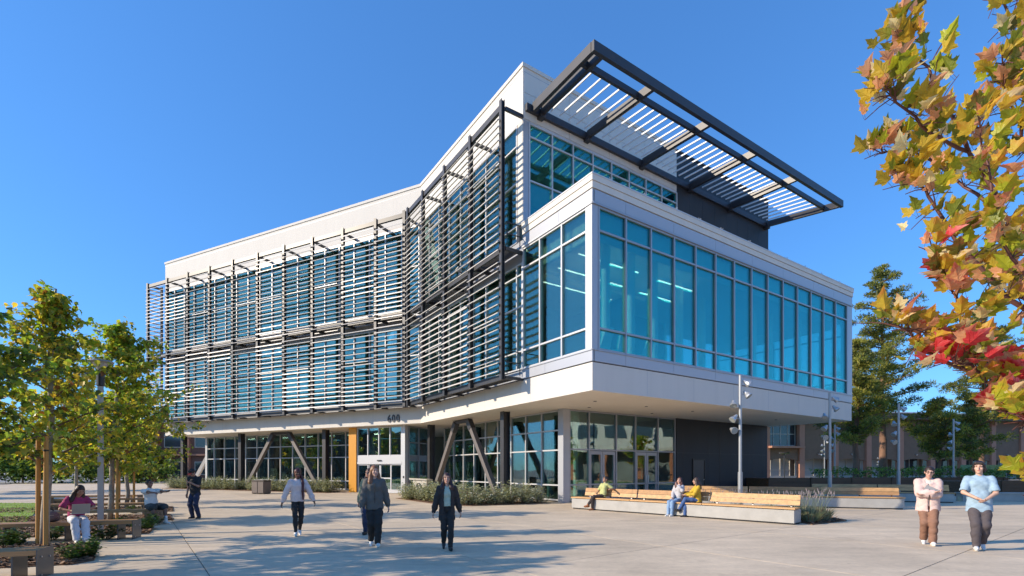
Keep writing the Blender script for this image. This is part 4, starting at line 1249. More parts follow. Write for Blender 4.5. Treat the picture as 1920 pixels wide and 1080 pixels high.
# ------------------------------------------------------------------ bins, book return, cabinet
def bin_pair():
    fr = Fr((-17.55, 33.55), W2 * -1, NW); t = thing("recycling_bin", (-17.2, 33.6, 0), 0, "double brown-grey metal litter bin standing before the shrubs", "bin")
    m_b = mat("bin_metal", (0.17, 0.14, 0.125), 0.5, 0.3, var=.1); m_d = mat("bin_top", (0.07, 0.055, 0.05), 0.5, 0.2)
    for k in range(2):
        a = k * .60
        MB().fbox(fr, a + .01, a + .58, -.55, 0, .05, .86, m_d).build("bin_body", t)
        for j in range(6): piece("slat", fr, a + .03 + j * .09, a + .105 + j * .09, .002, .022, .08, .80, m_b, t)
        MB().fbox(fr, a, a + .59, -.57, .03, .861, .93, m_d).build("lid", t)
        MB().fbox(fr, a + .03, a + .07, -.5, -.02, 0, .05, m_d).build("foot", t); MB().fbox(fr, a + .52, a + .56, -.5, -.02, 0, .05, m_d).build("foot", t)
    for j in range(6): piece("slat", Fr(fr.xy(1.18, 0), NW * -1, W2 * -1), .02 + j * .088, .095 + j * .088, .002, .022, .08, .80, m_b, t)
bin_pair()
def book_return():
    p = gnd(770, 927.5); fr = Fr((p.x + .15, p.y), Vector((.95, -.30)).normalized(), Vector((-.30, -.95)).normalized())
    t = thing("book_return", (p.x, p.y, 0), 0, "cream book return box with a sloped lid and round dark reading emblem by the entrance", "book return")
    m_c = mat("cream_metal", (0.66, 0.60, 0.48), 0.5, var=.04)
    MB().fbox(fr, 0, .98, -.75, 0, .04, .92, m_c).build("box", t)
    m = MB(); P = fr.p
    m.hexa([P(-.22, -.80, .93), P(1.02, -.80, .93), P(1.02, .06, .93), P(-.22, .06, .98), P(-.28, -.80, 1.06), P(1.02, -.80, 1.0), P(1.02, .06, 1.0), P(-.28, .06, 1.08)], m_c)
    m.build("sloped_lid", t)
    MB().fbox(fr, .04, .94, -.70, -.05, 0, .039, M_black_p).build("plinth", t)
    # emblem on two faces: dark disc, pale head and open arms
    for f2, a in ((fr, .42), (Fr(fr.xy(.98, 0), fr.n * -1, fr.d), .37)):
        e = MB(); n = 20
        e.poly([f2.p(a + .19 * math.cos(6.2832 * k / n), .006, .58 + .19 * math.sin(6.2832 * k / n)) for k in range(n)], M_black_p)
        e.poly([f2.p(a + .045 * math.cos(6.2832 * k / 10), .009, .67 + .045 * math.sin(6.2832 * k / 10)) for k in range(10)], m_c)
        e.poly([f2.p(a - .12, .009, .47), f2.p(a - .03, .009, .60), f2.p(a - .02, .009, .44)], m_c)
        e.poly([f2.p(a + .12, .009, .47), f2.p(a + .02, .009, .44), f2.p(a + .03, .009, .60)], m_c)
        e.build("emblem", t)
book_return()
cab = thing("utility_cabinet", (37.3, 39.5, 0), 0, "pale green utility cabinet behind the hedge on the far right", "cabinet")
m_g = mat("cabinet_green", (0.24, 0.33, 0.14), 0.5, .1, var=.05)
MB().box(36.4, 39.0, 39.3, 40.4, .1, 2.0, m_g).build("housing", cab)
for x in (36.45, 37.75): piece("cabinet_door", Fr((x, 39.3), (1, 0), (0, -1)), 0, 1.2, .002, .03, .2, 1.9, m_g, cab)
piece("latch", Fr((37.5, 39.3), (1, 0), (0, -1)), 0, .1, .031, .06, 1.05, 1.2, M_alu, cab)
piece("plinth", Fr((36.3, 39.3), (1, 0), (0, -1)), 0, 2.8, -1.2, .05, .0, .095, M_conc, cab)
# raised dark timber planters under the hedges, low kerb walls
M_dwood = mat("dark_planter_wood", (0.11, 0.062, 0.035), 0.7, var=.3, vscale=2.5, stretch=(.2, 3, 3))
def planter(p0, p1, h, label):
    a = Vector(p0); b = Vector(p1); d = (b - a); L = d.length; d.normalize(); n = Vector((d.y, -d.x)); fr = Fr(a, d, n)
    t = thing("planter_wall", (a.x, a.y, 0), 0, label, "planter", "dark timber planter walls")
    MB().fbox(fr, 0, L, -2.2, -.06, 0, h - .04, M_mulch).build("soil", t)
    nb = 4
    for j in range(nb):
        for k in range(int(L // 3.0)):
            piece("plank", fr, k * 3.0 + .008, min(L, k * 3.0 + 2.992), -.05, 0, j * h / nb + .006, (j + 1) * h / nb - .006, M_dwood, t)
    for k in range(int(L // 3.0) + 1): piece("post", fr, k * 3.0 - .05, k * 3.0 + .05, .001, .05, 0, h + .02, M_dwood, t)
planter((16.0, 31.0), (34.2, 34.2), 1.12, "long dark timber planter wall behind the benches")
planter((27.5, 30.5), (42.8, 32.8), .95, "dark timber planter wall behind the man in the light blue shirt")
kb = thing("low_wall", (24, 25, 0), 0, "low grey concrete wall in the shade at the right edge", "wall")
MB().hexa([(23.2, 25.6, 0), (40, 24.6, 0), (40, 25.0, 0), (23.2, 26.0, 0), (23.2, 25.6, .40), (40, 24.6, .40), (40, 25.0, .40), (23.2, 26.0, .40)], M_conc).build("wall_body", kb)
MB().hexa([(23.15, 25.55, .401), (40.05, 24.55, .401), (40.05, 25.05, .401), (23.15, 26.05, .401), (23.15, 25.55, .46), (40.05, 24.55, .46), (40.05, 25.05, .46), (23.15, 26.05, .46)], M_conc).build("coping", kb)

# ------------------------------------------------------------------ other buildings
M_tan = mat("tan_stucco", (0.21, 0.135, 0.09), 0.9, var=.10, vscale=1.5, bump=.5, bscale=12)
M_pink = mat("salmon_concrete", (0.44, 0.22, 0.145), 0.85, var=.06, vscale=1)
M_roof = mat("brown_roof_edge", (0.14, 0.085, 0.06), 0.7)
M_roofm = mat("grey_roof_metal", (0.34, 0.33, 0.32), 0.5, .3)
M_wind = mat("dark_window", (0.05, 0.06, 0.07), 0.06, spec=.9)
M_screenw = mat("pale_window_screen", (0.40, 0.38, 0.36), 0.5)
M_sill = mat("pale_base", (0.55, 0.50, 0.44), .8)
def arch_fill(fr, a0, a1, z0, spring, top, b0, b1, m, n=10):
    """wall above a segmental arch"""
    mb = MB(); w = a1 - a0
    xs = [a0 + w * k / n for k in range(n + 1)]
    def zc(a): u = (a - a0) / w * 2 - 1; return spring + .35 * (1 - u * u)
    for p, q in zip(xs, xs[1:]):
        P = fr.p
        mb.hexa([P(p, b0, zc(p)), P(q, b0, zc(q)), P(q, b1, zc(q)), P(p, b1, zc(p)), P(p, b0, top), P(q, b0, top), P(q, b1, top), P(p, b1, top)], m)
    return mb
def brown_building():
    a = Vector((33.5, 76.0)); d = Vector((.987, .16)).normalized(); n = Vector((d.y, -d.x)); fr = Fr(a, d, n)
    t = thing("brown_building", (a.x, a.y, 0), 0, "two-storey brown stucco building with salmon columns and arched ground-floor openings behind the pines", "building")
    L = 66; nb = 11; w = L / nb; H = 10.6
    MB().fbox(fr, -2, L, -14, -2.2, 0, H - .2, M_tan).build("wall_core", t)
    for k in range(nb):
        a0, a1 = k * w + .45, (k + 1) * w - .45
        arch_fill(fr, a0, a1, 0, 3.0, 4.9, -.5, -.15, M_tan).build("arch_wall", t)
        if k == 1:                                    # bay with a balcony window
            fw = MB(); 
            for q in range(5): fw.fbox(fr, a0 + (a1 - a0) * q / 4 - .06, a0 + (a1 - a0) * q / 4 + .06, -1.0, -.85, 5.4, 9.0, M_sill)
            for z in (5.4, 7.2, 9.0): fw.fbox(fr, a0, a1, -1.0, -.86, z - .06, z + .06, M_sill)
            f = fw.build("window", t)
            for q in range(4):
                for z0, z1 in ((5.46, 7.14), (7.26, 8.94)): piece("pane", fr, a0 + (a1 - a0) * q / 4 + .06, a0 + (a1 - a0) * (q + 1) / 4 - .06, -.95, -.92, z0, z1, M_wind, f)
            MB().fbox(fr, a0 - .3, a1 + .3, -.1, 1.0, 4.95, 5.25, M_pink).build("balcony", t)
        else:
            MB().fbox(fr, a0, a1, -.5, -.15, 4.9, H - 1.0, M_tan).build("upper_panel", t)
        g = MB(); 
        for q in range(4): g.fbox(fr, a0 + (a1 - a0) * q / 3 - .05, a0 + (a1 - a0) * q / 3 + .05, -2.15, -2.0, .6, 3.4, M_sill)
        g.fbox(fr, a0, a1, -2.15, -2.01, 1.5, 1.6, M_sill)
        f = g.build("window", t)
        for q in range(3): piece("pane", fr, a0 + (a1 - a0) * q / 3 + .05, a0 + (a1 - a0) * (q + 1) / 3 - .05, -2.14, -2.1, .6, 3.4, M_screenw if k < 5 else M_wind, f)
        MB().fbox(fr, a0 - .45, a1 + .45, -2.19, -1.9, .0, .6, M_sill).build("base_wall", t)
    for k in range(nb + 1):
        MB().fbox(fr, k * w - .45, k * w + .45, -.55, .15, 0, H - 1.0, M_pink).build("column", t)
        MB().fbox(fr, k * w - .25, k * w + .25, .16, .5, H - 1.6, H - .75, M_pink).build("corbel", t)
        if k: MB().tube([fr.p(k * w - w / 2, -.1, 4.1), fr.p(k * w - w / 2, .12, 4.0)], [.09, .14], M_alu, 8).build("wall_lamp", t)
    MB().fbox(fr, -3, L + 1, -14, 1.6, H - .95, H - .5, M_roof).build("roof_soffit", t)
    MB().fbox(fr, -3.1, L + 1.1, -14.1, 1.75, H - .5, H - .05, M_roof).build("roof_fascia", t)
    MB().hexa([fr.p(-3.2, -14.2, H - .05), fr.p(L + 1.2, -14.2, H - .05), fr.p(L + 1.2, 1.85, H - .05), fr.p(-3.2, 1.85, H - .05),
               fr.p(-2, -13, H + .5), fr.p(L, -13, H + .5), fr.p(L, .6, H + .3), fr.p(-2, .6, H + .3)], M_roofm).build("roof", t)
brown_building()
flat("rear_lawn", [(24, 50), (46, 47), (60, 62), (34, 74)], -.004, .05, M_turf)

M_brickp = mat("dusty_pink_stucco", (0.19, 0.105, 0.08), 0.9, var=.1, vscale=1.2)
def left_building():
    a = Vector((-52, 66.5)); d = Vector((.995, .10)).normalized(); n = Vector((d.y, -d.x)); fr = Fr(a, d, n)
    t = thing("pink_building", (a.x, a.y, 0), 0, "dusty pink two-storey building seen under the wing and behind the plane trees", "building")
    L = 24.0; H = 7.8
    MB().fbox(fr, 0, L, -12, -.4, 0, H, M_brickp).build("wall", t)
    for k in range(7):
        MB().fbox(fr, k * 3.9, min(L, k * 3.9 + .55), -.399, .1, 0, H - .3, M_pink).build("pilaster", t)
        if k < 6:
            f = MB().fbox(fr, k * 3.9 + 1.1, k * 3.9 + 3.3, -.398, -.3, .9, 2.7, M_sill).build("window", t)
            piece("pane", fr, k * 3.9 + 1.2, k * 3.9 + 3.2, -.299, -.28, 1.0, 2.6, M_wind, f)
            f = MB().fbox(fr, k * 3.9 + 1.1, k * 3.9 + 3.3, -.398, -.3, 4.6, 6.4, M_sill).build("window", t)
            piece("pane", fr, k * 3.9 + 1.2, k * 3.9 + 3.2, -.299, -.28, 4.7, 6.3, M_wind, f)
    MB().fbox(fr, .56, L, -.397, .0, 3.5, 3.75, M_pink).build("string_course", t)
    MB().fbox(fr, -.5, L + .5, -12.5, .6, H, H + .4, M_roof).build("roof", t)
left_building()
# building opposite, outside the frame on the right: it shows as reflections in the corner storefront
M_beige = mat("beige_stucco", (0.55, 0.44, 0.33), .85, var=.06, vscale=.8)
M_terra = mat("terracotta_column", (0.42, 0.16, 0.085), .8, var=.1)
def opposite_building():
    fr = Fr((52, -30), Vector((0, 1)), Vector((-1, 0)))
    t = thing("beige_building", (52, -30, 0), 0, "beige building with terracotta columns standing outside the right edge, seen reflected in the corner doors", "building")
    MB().fbox(fr, 0, 28, -12, 0, 4.4, 12.0, M_beige).build("upper_wall", t)
    MB().fbox(fr, 28, 66, -12, 0, 4.4, 10.4, M_white).build("upper_wall", t)
    MB().fbox(fr, 0, 66, -12, -3, 0, 4.4, M_indark).build("ground_wall", t)
    MB().fbox(fr, 0, 66, .003, .35, 4.2, 4.7, M_sill).build("string_course", t)
    for k in range(14): MB().fbox(fr, k * 5 + .2, k * 5 + 1.4, -.9, .2, 0, 4.2, M_terra).build("column", t)
    for k in range(9):
        piece("window", fr, 30 + k * 4, 33 + k * 4, .003, .05, 6.2, 8.2, M_wind, t)
    for k in range(4): piece("window", fr, 4 + k * 6, 5.6 + k * 6, .003, .05, 6.6, 8.6, M_wind, t)
    MB().fbox(fr, 30, 66, .05, .06, 5.3, 5.32, M_sill).build("joint", t)
opposite_building()
def outside_left():  # unseen block, added so the wing's ground-floor glass mirrors something dark
    fr = Fr((-80, -25), Vector((0, 1)), Vector((1, 0)))
    t = thing("reflection_block", (-80, -25, 0), 0, "low building-shaped block added outside the left edge to darken the reflections in the entrance windows", "building")
    MB().fbox(fr, 0, 72, -14, 0, 0, 9.5, M_brickp).build("wall", t)
    MB().fbox(fr, -1, 73, -15, .8, 9.5, 10.1, M_roof).build("roof", t)
    for k in range(14):
        f = MB().fbox(fr, 2 + k * 5, 4.6 + k * 5, .003, .06, 1.0, 3.2, M_sill).build("window", t); piece("pane", fr, 2.1 + k * 5, 4.5 + k * 5, .061, .07, 1.1, 3.1, M_wind, f)
outside_left()
for k, (x, y) in enumerate(((45, -8), (46, 2), (44.5, 12), (46, 22), (45, 30), (47, -18))):
    plane_tree((x, y, 0), 6.2, 2.2, 1.8, 1100, 130 + k, "tree standing outside the right edge, seen reflected in the corner doors", lsize=.36, group="trees right of the picture")
flat("side_lawn", [(38, -30), (43, -30), (43, 34), (38, 34)], -.004, .04, M_turf)
# ------------------------------------------------------------------ people: one continuous body each, clothes and hair as children
def _seg(P, a, b):
    pa = P - a; ba = b - a
    t = np.clip((pa @ ba) / max(1e-9, float(ba @ ba)), 0, 1)
    return t, np.linalg.norm(pa - t[..., None] * ba, axis=-1)

class Sdf:
    """smooth union of round cones and ellipsoids, meshed with surface nets"""
    def __init__(self, fold=0.0, seed=0): self.pr = []; self.fold = fold; self.seed = seed
    def cone(self, a, b, ra, rb, k=.03):
        self.pr.append(("c", np.array(a, float), np.array(b, float), ra, rb, k)); return self
    def chain(self, pts, rs, k=.03):
        for p, q, r, s in zip(pts, pts[1:], rs, rs[1:]): self.cone(p, q, r, s, k)
        return self
    def ell(self, c, r, k=.03, rot=None):
        self.pr.append(("e", np.array(c, float), np.array(r, float), rot, k)); return self
    def cut(self, c, r, rot=None, k=.01):
        self.pr.append(("x", np.array(c, float), np.array(r, float), rot, k)); return self
    def flat(self, p, n):
        self.pr.append(("p", np.array(p, float), np.array(n, float), .01)); return self
    def bounds(self, q):
        if q[0] == "c":
            r = max(q[3], q[4]); return np.minimum(q[1], q[2]) - r, np.maximum(q[1], q[2]) + r
        r = q[2].max() if q[3] is not None else q[2]
        return q[1] - r, q[1] + r
    def mesh(self, res):
        lo = np.min([self.bounds(q)[0] for q in self.pr if q[0] not in "xp"], 0) - 3 * res
        hi = np.max([self.bounds(q)[1] for q in self.pr if q[0] not in "xp"], 0) + 3 * res
        n = np.ceil((hi - lo) / res).astype(int) + 1
        D = np.full(n, .5, np.float32)
        for q in self.pr:
            if q[0] == "p":
                g = np.stack(np.meshgrid(*[lo[j] + res * np.arange(n[j]) for j in range(3)], indexing="ij"), -1)
                D = np.maximum(D, ((g - q[1]) @ q[2]).astype(np.float32)); continue
            k = q[-1]; a, b = self.bounds(q); m = k + 3 * res
            i0 = np.maximum(0, np.floor((a - m - lo) / res).astype(int)); i1 = np.minimum(n, np.ceil((b + m - lo) / res).astype(int) + 1)
            if (i1 <= i0).any(): continue
            g = np.stack(np.meshgrid(*[lo[j] + res * np.arange(i0[j], i1[j]) for j in range(3)], indexing="ij"), -1)
            if q[0] == "c":
                t, d = _seg(g, q[1], q[2]); d = d - (q[3] + (q[4] - q[3]) * t)
            else:
                p = g - q[1]
                if q[3] is not None: p = p @ np.array(q[3])
                e = np.linalg.norm(p / q[2], axis=-1); e2 = np.linalg.norm(p / q[2] ** 2, axis=-1)
                d = e * (e - 1) / np.maximum(e2, 1e-6)
            s = (slice(i0[0], i1[0]), slice(i0[1], i1[1]), slice(i0[2], i1[2])); o = D[s]
            if q[0] == "x": D[s] = np.maximum(o, -d)
            else:
                h = np.maximum(k - np.abs(o - d), 0) / k
                D[s] = np.minimum(o, d) - h * h * k * .25
        if self.fold:
            rs = np.random.RandomState(self.seed)
            x, y, z = [lo[j] + res * np.arange(n[j]) for j in range(3)]
            X, Y, Z = np.meshgrid(x, y, z, indexing="ij"); w = 0
            ph = rs.uniform(0, 6.28, 8)
            wx = .018 * np.sin(9 * Z + ph[0]) + .012 * np.sin(17 * X + 8 * Z + ph[1])
            for kx, ky, kz, a, p in ((17, 6, 15, 1, ph[2]), (-14, 5, 20, .8, ph[3]), (8, 18, 26, .5, ph[4])):
                q = np.sin(kx * (X + wx) + ky * Y + kz * (Z + wx) + p); w = w + a * (1 - np.abs(q)) ** 2
            D = D + (self.fold * (w - .75)).astype(np.float32)
        return nets(D, lo, res)

def nets(D, lo, res):
    S_ = D < 0; nx, ny, nz = D.shape
    c = np.zeros((nx - 1, ny - 1, nz - 1), int)
    for dx in (0, 1):
        for dy in (0, 1):
            for dz in (0, 1): c += S_[dx:nx - 1 + dx, dy:ny - 1 + dy, dz:nz - 1 + dz]
    act = (c > 0) & (c < 8)
    idx = -np.ones(act.shape, int); ii = np.argwhere(act); idx[act] = np.arange(len(ii))
    acc = np.zeros((len(ii), 3)); cnt = np.zeros(len(ii))
    cor = [(x, y, z) for x in (0, 1) for y in (0, 1) for z in (0, 1)]
    for a in cor:
        for ax in range(3):
            if a[ax]: continue
            b = list(a); b[ax] = 1
            da = D[ii[:, 0] + a[0], ii[:, 1] + a[1], ii[:, 2] + a[2]]; db = D[ii[:, 0] + b[0], ii[:, 1] + b[1], ii[:, 2] + b[2]]
            x = (da < 0) != (db < 0); t = np.where(x, da / np.where(x, da - db, 1), 0)
            p = np.array(a, float)[None] + np.eye(3)[ax][None] * t[:, None]
            acc += p * x[:, None]; cnt += x
    v = lo + res * (ii + acc / np.maximum(cnt, 1)[:, None])
    F = []
    for ax in range(3):
        u, w = [(1, 2), (2, 0), (0, 1)][ax]
        sl0 = [slice(None)] * 3; sl1 = [slice(None)] * 3
        sl0[ax] = slice(0, -1); sl1[ax] = slice(1, None)
        for q in (u, w):
            sl0[q] = slice(1, -1); sl1[q] = slice(1, -1)
        A = S_[tuple(sl0)]; B = S_[tuple(sl1)]
        e = np.argwhere(A != B)
        if not len(e): continue
        fl = A[tuple(e.T)]
        e[:, u] += 1; e[:, w] += 1
        du = np.eye(3, dtype=int)[u]; dw = np.eye(3, dtype=int)[w]
        q = [idx[tuple((e - du - dw).T)], idx[tuple((e - dw).T)], idx[tuple(e.T)], idx[tuple((e - du).T)]]
        f = np.stack(q, 1); f[~fl] = f[~fl][:, ::-1]
        F.append(f)
    return v, np.concatenate(F)

def link_mesh(name, parts, parent, mats, pick=None):
    """parts: list of (verts, quads); pick(centre) -> material slot"""
    V = []; Q = []; off = 0
    for v, f in parts:
        V.append(v); Q.append(f + off); off += len(v)
    V = np.concatenate(V); Q = np.concatenate(Q)
    me = bpy.data.meshes.new(name)
    me.vertices.add(len(V)); me.vertices.foreach_set("co", V.astype(np.float32).ravel())
    me.loops.add(Q.size); me.loops.foreach_set("vertex_index", Q.astype(np.int32).ravel())
    me.polygons.add(len(Q)); me.polygons.foreach_set("loop_start", np.arange(0, Q.size, 4, dtype=np.int32))
    try: me.polygons.foreach_set("loop_total", np.full(len(Q), 4, np.int32))
    except Exception: pass
    me.update(calc_edges=True)
    me.polygons.foreach_set("use_smooth", [True] * len(Q))
    for m in mats: me.materials.append(m)
    if pick is not None:
        me.polygons.foreach_set("material_index", pick(V[Q].mean(1)).astype(np.int32))
    o = bpy.data.objects.new(name, me); COL.objects.link(o); o.parent = parent
    return o

def ik(root, end, l1, l2, pole):
    root = Vector(root); end = Vector(end); d = end - root; L = min(d.length, (l1 + l2) * .999); d.normalize()
    a = (l1 * l1 - l2 * l2 + L * L) / (2 * L); h = math.sqrt(max(0, l1 * l1 - a * a))
    p = Vector(pole); p = p - d * p.dot(d)
    p.normalize()
    return root + d * a + p * h, root + d * L

M_eye = mat("eye_dark", (0.02, 0.015, 0.012), .2); M_eyew = mat("eye_white", (0.7, .68, .65), .3)
M_lip = mat("lips", (0.42, 0.12, 0.10), .5)
def cloth(name, c, var=.12): return mat(name, c, .85, var=var, vscale=9, bump=.35, bscale=16)

def person(label, loc, rz, h=1.68, skin=(.45, .25, .17), fem=True, pel=(0, 0, .93), lean=0.0, twist=0.0, ank=None, wri=None, knee=None, elb=None, toe=None,
           head=(0, 0, 0), top=None, bottom=None, shoes=None, hair=None, jacket=None, extra=None, cap=None, glasses=False, build=1.0):
    """local frame: facing -y, x = own left; poses by ankle and wrist targets"""
    t = thing("person", loc, rz, label, "person")
    k = h / 1.70
    t.scale = (k, k, k)
    sk = mat("skin_%d_%d" % (int(skin[0] * 100), int(skin[1] * 100)), skin, .55, var=.05, vscale=6)
    pel = Vector(pel)
    Rb = Matrix.Rotation(twist, 3, 'Z') @ Matrix.Rotation(lean, 3, 'X')
    def T(x, y, z): return pel + Rb @ Vector((x, y, z))
    sw = (.158 if fem else .178) * build; hw = .085
    chest = T(0, .0, .33); waist = T(0, 0, .15); neck = T(0, .01, .50)
    sh = [T(s * sw, .01, .445) for s in (-1, 1)]
    hip = [T(s * hw, 0, -.02) for s in (-1, 1)]
    ank = ank or [(-.10, .0, .085), (.10, .0, .085)]
    wri = wri or [(-.28, -.02, .80), (.28, -.02, .80)]
    knee = knee or [(0, -1, 0), (0, -1, 0)]
    elb = elb or [(-.3, 1, 0), (.3, 1, 0)]
    toe = toe or [(-.12, -1, -.12), (.12, -1, -.12)]
    kn = []; an = []; el = []; wr = []
    for i in range(2):
        a, b = ik(hip[i], ank[i], .435, .42, knee[i]); kn.append(a); an.append(b)
        a, b = ik(sh[i], wri[i], .285, .255, elb[i]); el.append(a); wr.append(b)
    Rh = Rb @ Matrix.Rotation(head[2], 3, 'Z') @ Matrix.Rotation(-head[0], 3, 'X') @ Matrix.Rotation(head[1], 3, 'Y')
    hc = neck + Rh @ Vector((0, -.02, .165))
    def Hh(x, y, z): return hc + Rh @ Vector((x, y, z))
    rotn = np.array(Rh)
    # --- body
    b = Sdf()
    b.ell(T(0, .01, .02), (.11, .075, .10), .04).cone(T(0, .01, .04), T(0, .01, .30), .070, .072, .05)
    b.ell(chest + Vector((0, .01, .03)), (.11, .062, .12), .05)
    b.cone(sh[0] * .8 + neck * .2, sh[1] * .8 + neck * .2, .045, .045, .05)
    b.cone(neck - Vector((0, 0, .06)), Hh(0, .012, -.05), .052, .048, .03)
    for i in range(2):
        b.chain([hip[i], kn[i], an[i]], [.068, .048, .034], .03)
        b.ell(kn[i].lerp(an[i], .3) + Vector((0, .012, 0)), (.052, .055, .11), .03)
        b.chain([sh[i], el[i], wr[i]], [.048, .036, .025], .03)
        f = Vector(toe[i]).normalized(); up = (Vector((0, 0, 1)) - f * f.z).normalized(); b.cone(an[i] - up * .04, an[i] - up * .046 + f * .12, .03, .022, .02)
    body = [b.mesh(.0125)]
    hd = Sdf()
    hd.ell(Hh(0, .012, .03), (.074, .093, .092), .02, rotn).ell(Hh(0, -.025, -.045), (.056, .066, .068), .03, rotn)
    hd.ell(Hh(0, -.066, -.092), (.024, .022, .02), .02, rotn)                       # chin
    hd.cone(Hh(0, -.088, .022), Hh(0, -.108, -.018), .009, .014, .012)              # nose
    hd.cone(Hh(-.045, -.076, .038), Hh(.045, -.076, .038), .012, .012, .015)        # brow
    for s in (-1, 1):
        hd.ell(Hh(s * .077, .015, -.005), (.010, .02, .032), .008, rotn); hd.ell(Hh(s * .042, -.062, -.02), (.02, .02, .02), .02, rotn)
    hd.ell(Hh(0, -.085, -.055), (.022, .012, .010), .008, rotn)                      # lips
    hd.cone(Hh(0, .012, -.05), neck - Vector((0, 0, .02)), .049, .054, .02)
    body.append(hd.mesh(.0062))
    # hands: palm, four fingers with a bend, thumb from the side of the palm
    for i in range(2):
        s = -1 if i == 0 else 1
        f = (wr[i] - el[i]).normalized()
        side = Vector((0, -1, 0)); side = (side - f * side.dot(f))
        side = side.normalized() if side.length > .2 else Vector((0, 0, 1)).cross(f).normalized()
        nn = f.cross(side).normalized() * (-s)                                        # back of hand outward
        hm = Sdf()
        hm.cone(wr[i] - f * .03, wr[i] + f * .02, .025, .026, .015)
        for q in (-.026, -.009, .009, .026): hm.cone(wr[i] + f * .015 + side * q * .7, wr[i] + f * .085 + side * q, .016, .0125, .012)
        for q, l in ((-.030, .055), (-.010, .072), (.010, .078), (.030, .068)):
            k0 = wr[i] + f * .088 + side * q
            k1 = k0 + (f * .85 - nn * .35).normalized() * l * .52; k2 = k1 + (f * .5 - nn * .85).normalized() * l * .5
            hm.chain([k0, k1, k2], [.0092, .0084, .0072], .005)
        th = wr[i] + f * .03 + side * .03
        hm.chain([wr[i] + f * .015 + side * .018, th + side * .012, th + side * .02 + f * .035 - nn * .012, th + side * .015 + f * .062 - nn * .018], [.014, .012, .0095, .008], .006)
        body.append(hm.mesh(.0055))
    lipc = np.array(Hh(0, -.093, -.056))
    def pick(c): return (np.linalg.norm((c - lipc) / np.array([.026, .02, .011]), axis=-1) < 1).astype(int)
    bo = link_mesh("body", body, t, [sk, M_lip], pick)
    # eyes and brows
    hcol = mat("hair_%s" % "_".join(str(int(c * 1000)) for c in hair["col"]), hair["col"], .5, var=.35, vscale=30, stretch=(1, 1, .2))
    for s in (-1, 1):
        e = Sdf().ell(Hh(s * .031, -.080, .016), (.011, .007, .006), .004, rotn); link_mesh("eye", [e.mesh(.0032)], t, [M_eye])
        e = Sdf().cone(Hh(s * .018, -.091, .040), Hh(s * .048, -.081, .042), .0045, .0035, .003); link_mesh("eyebrow", [e.mesh(.003)], t, [hcol])
    if glasses:
        g = MB()
        for s in (-1, 1):
            g.tube([Hh(s * .033 + .024 * math.cos(a), -.098, .014 + .02 * math.sin(a)) for a in [j * 6.2832 / 10 for j in range(11)]], .003, M_black_p, 4)
            g.tube([Hh(s * .057, -.095, .018), Hh(s * .08, -.0, .015)], .0025, M_black_p, 4)
        g.tube([Hh(-.009, -.1, .016), Hh(.009, -.1, .016)], .0025, M_black_p, 4)
        g.build("glasses", t, local=True)
    # hair
    hr = Sdf(); st = hair["style"]
    hr.ell(Hh(0, .022, .042), (.086, .100, .096), .02, rotn)
    if st == "long":
        L = hair.get("len", .38); w = hair.get("w", .055)
        for s in (-1, 1):
            hr.chain([Hh(s * .062, .01, .02), Hh(s * .078, .02, -.08), Hh(s * (.085 + w * .35), -.02 if hair.get("front", True) else .05, -.08 - L * .5), Hh(s * .09, -.05 if hair.get("front", True) else .08, -.08 - L)], [.035, .042, w, w * .55], .03)
        hr.chain([Hh(0, .07, 0), Hh(0, .09, -.12), Hh(0, .11, -.1 - L * .6)], [.06, .075, .06], .04)
    elif st == "braid":
        hr.chain([Hh(.05, .06, -.03), Hh(.10, -.01, -.13), Hh(.105, -.10, -.26), Hh(.10, -.13, -.45), Hh(.11, -.13, -.66)], [.04, .036, .034, .03, .018], .02)
        hr.cone(Hh(0, .06, -.02), Hh(0, .07, -.09), .07, .05, .03)
    elif st == "bob":
        for s in (-1, 1): hr.chain([Hh(s * .06, .0, .04), Hh(s * .083, .01, -.03), Hh(s * .07, .03, -.075)], [.032, .026, .02], .02)
        hr.cone(Hh(0, .06, 0), Hh(0, .065, -.07), .066, .05, .03)
        hr.cone(Hh(-.045, -.065, .088), Hh(.05, -.06, .085), .026, .026, .02)
    elif st == "tied":
        hr.ell(Hh(0, .10, .05), (.04, .04, .04), .02, rotn)
    hr.cut(Hh(0, -.125, -.028), (.062, .10, .098), rotn)
    ho = link_mesh("hair", [hr.mesh(.0085)], t, [hcol])
    if cap:
        c = Sdf().ell(Hh(0, .012, .065), (.092, .104, .078), .01, rotn).cut(Hh(0, 0, -.015), (.2, .2, .058), rotn)
        co = link_mesh("cap", [c.mesh(.008)], t, [cap[0]])
        v = Sdf().ell(Hh(0, -.115, .045), (.07, .075, .009), .01, rotn); link_mesh("cap_visor", [v.mesh(.006)], t, [cap[1]])
    # --- clothes
    def torso(sd, g, hem, loose, flare=0.0):
        for s in (-1, 1):
            sd.cone(T(s * .052, .004, hem - .10), T(s * .052, 0, .10), .094 + g + flare, .082 + g + flare * .5, .05)
            sd.cone(T(s * .050, 0, .10), T(s * .058, -.006, .34), .080 + g, .080 + g * .9, .05)
        sd.ell(T(0, .0, .36), (.140 * build + g, .090 + g, .115), .05)
        if fem:
            for s in (-1, 1): sd.ell(T(s * .062, -.072, .32), (.052, .042, .052), .04)
        for q in sh: sd.cone(q * .9 + chest * .1, neck - Vector((0, 0, .035)), .046 + g * .5, .050 + g * .4, .04)
        sd.cone(T(0, .01, .43), T(0, .012, .505), .066, .053, .03)
        sd.flat(T(0, 0, hem - .05), -(Rb @ Vector((0, 0, 1))))
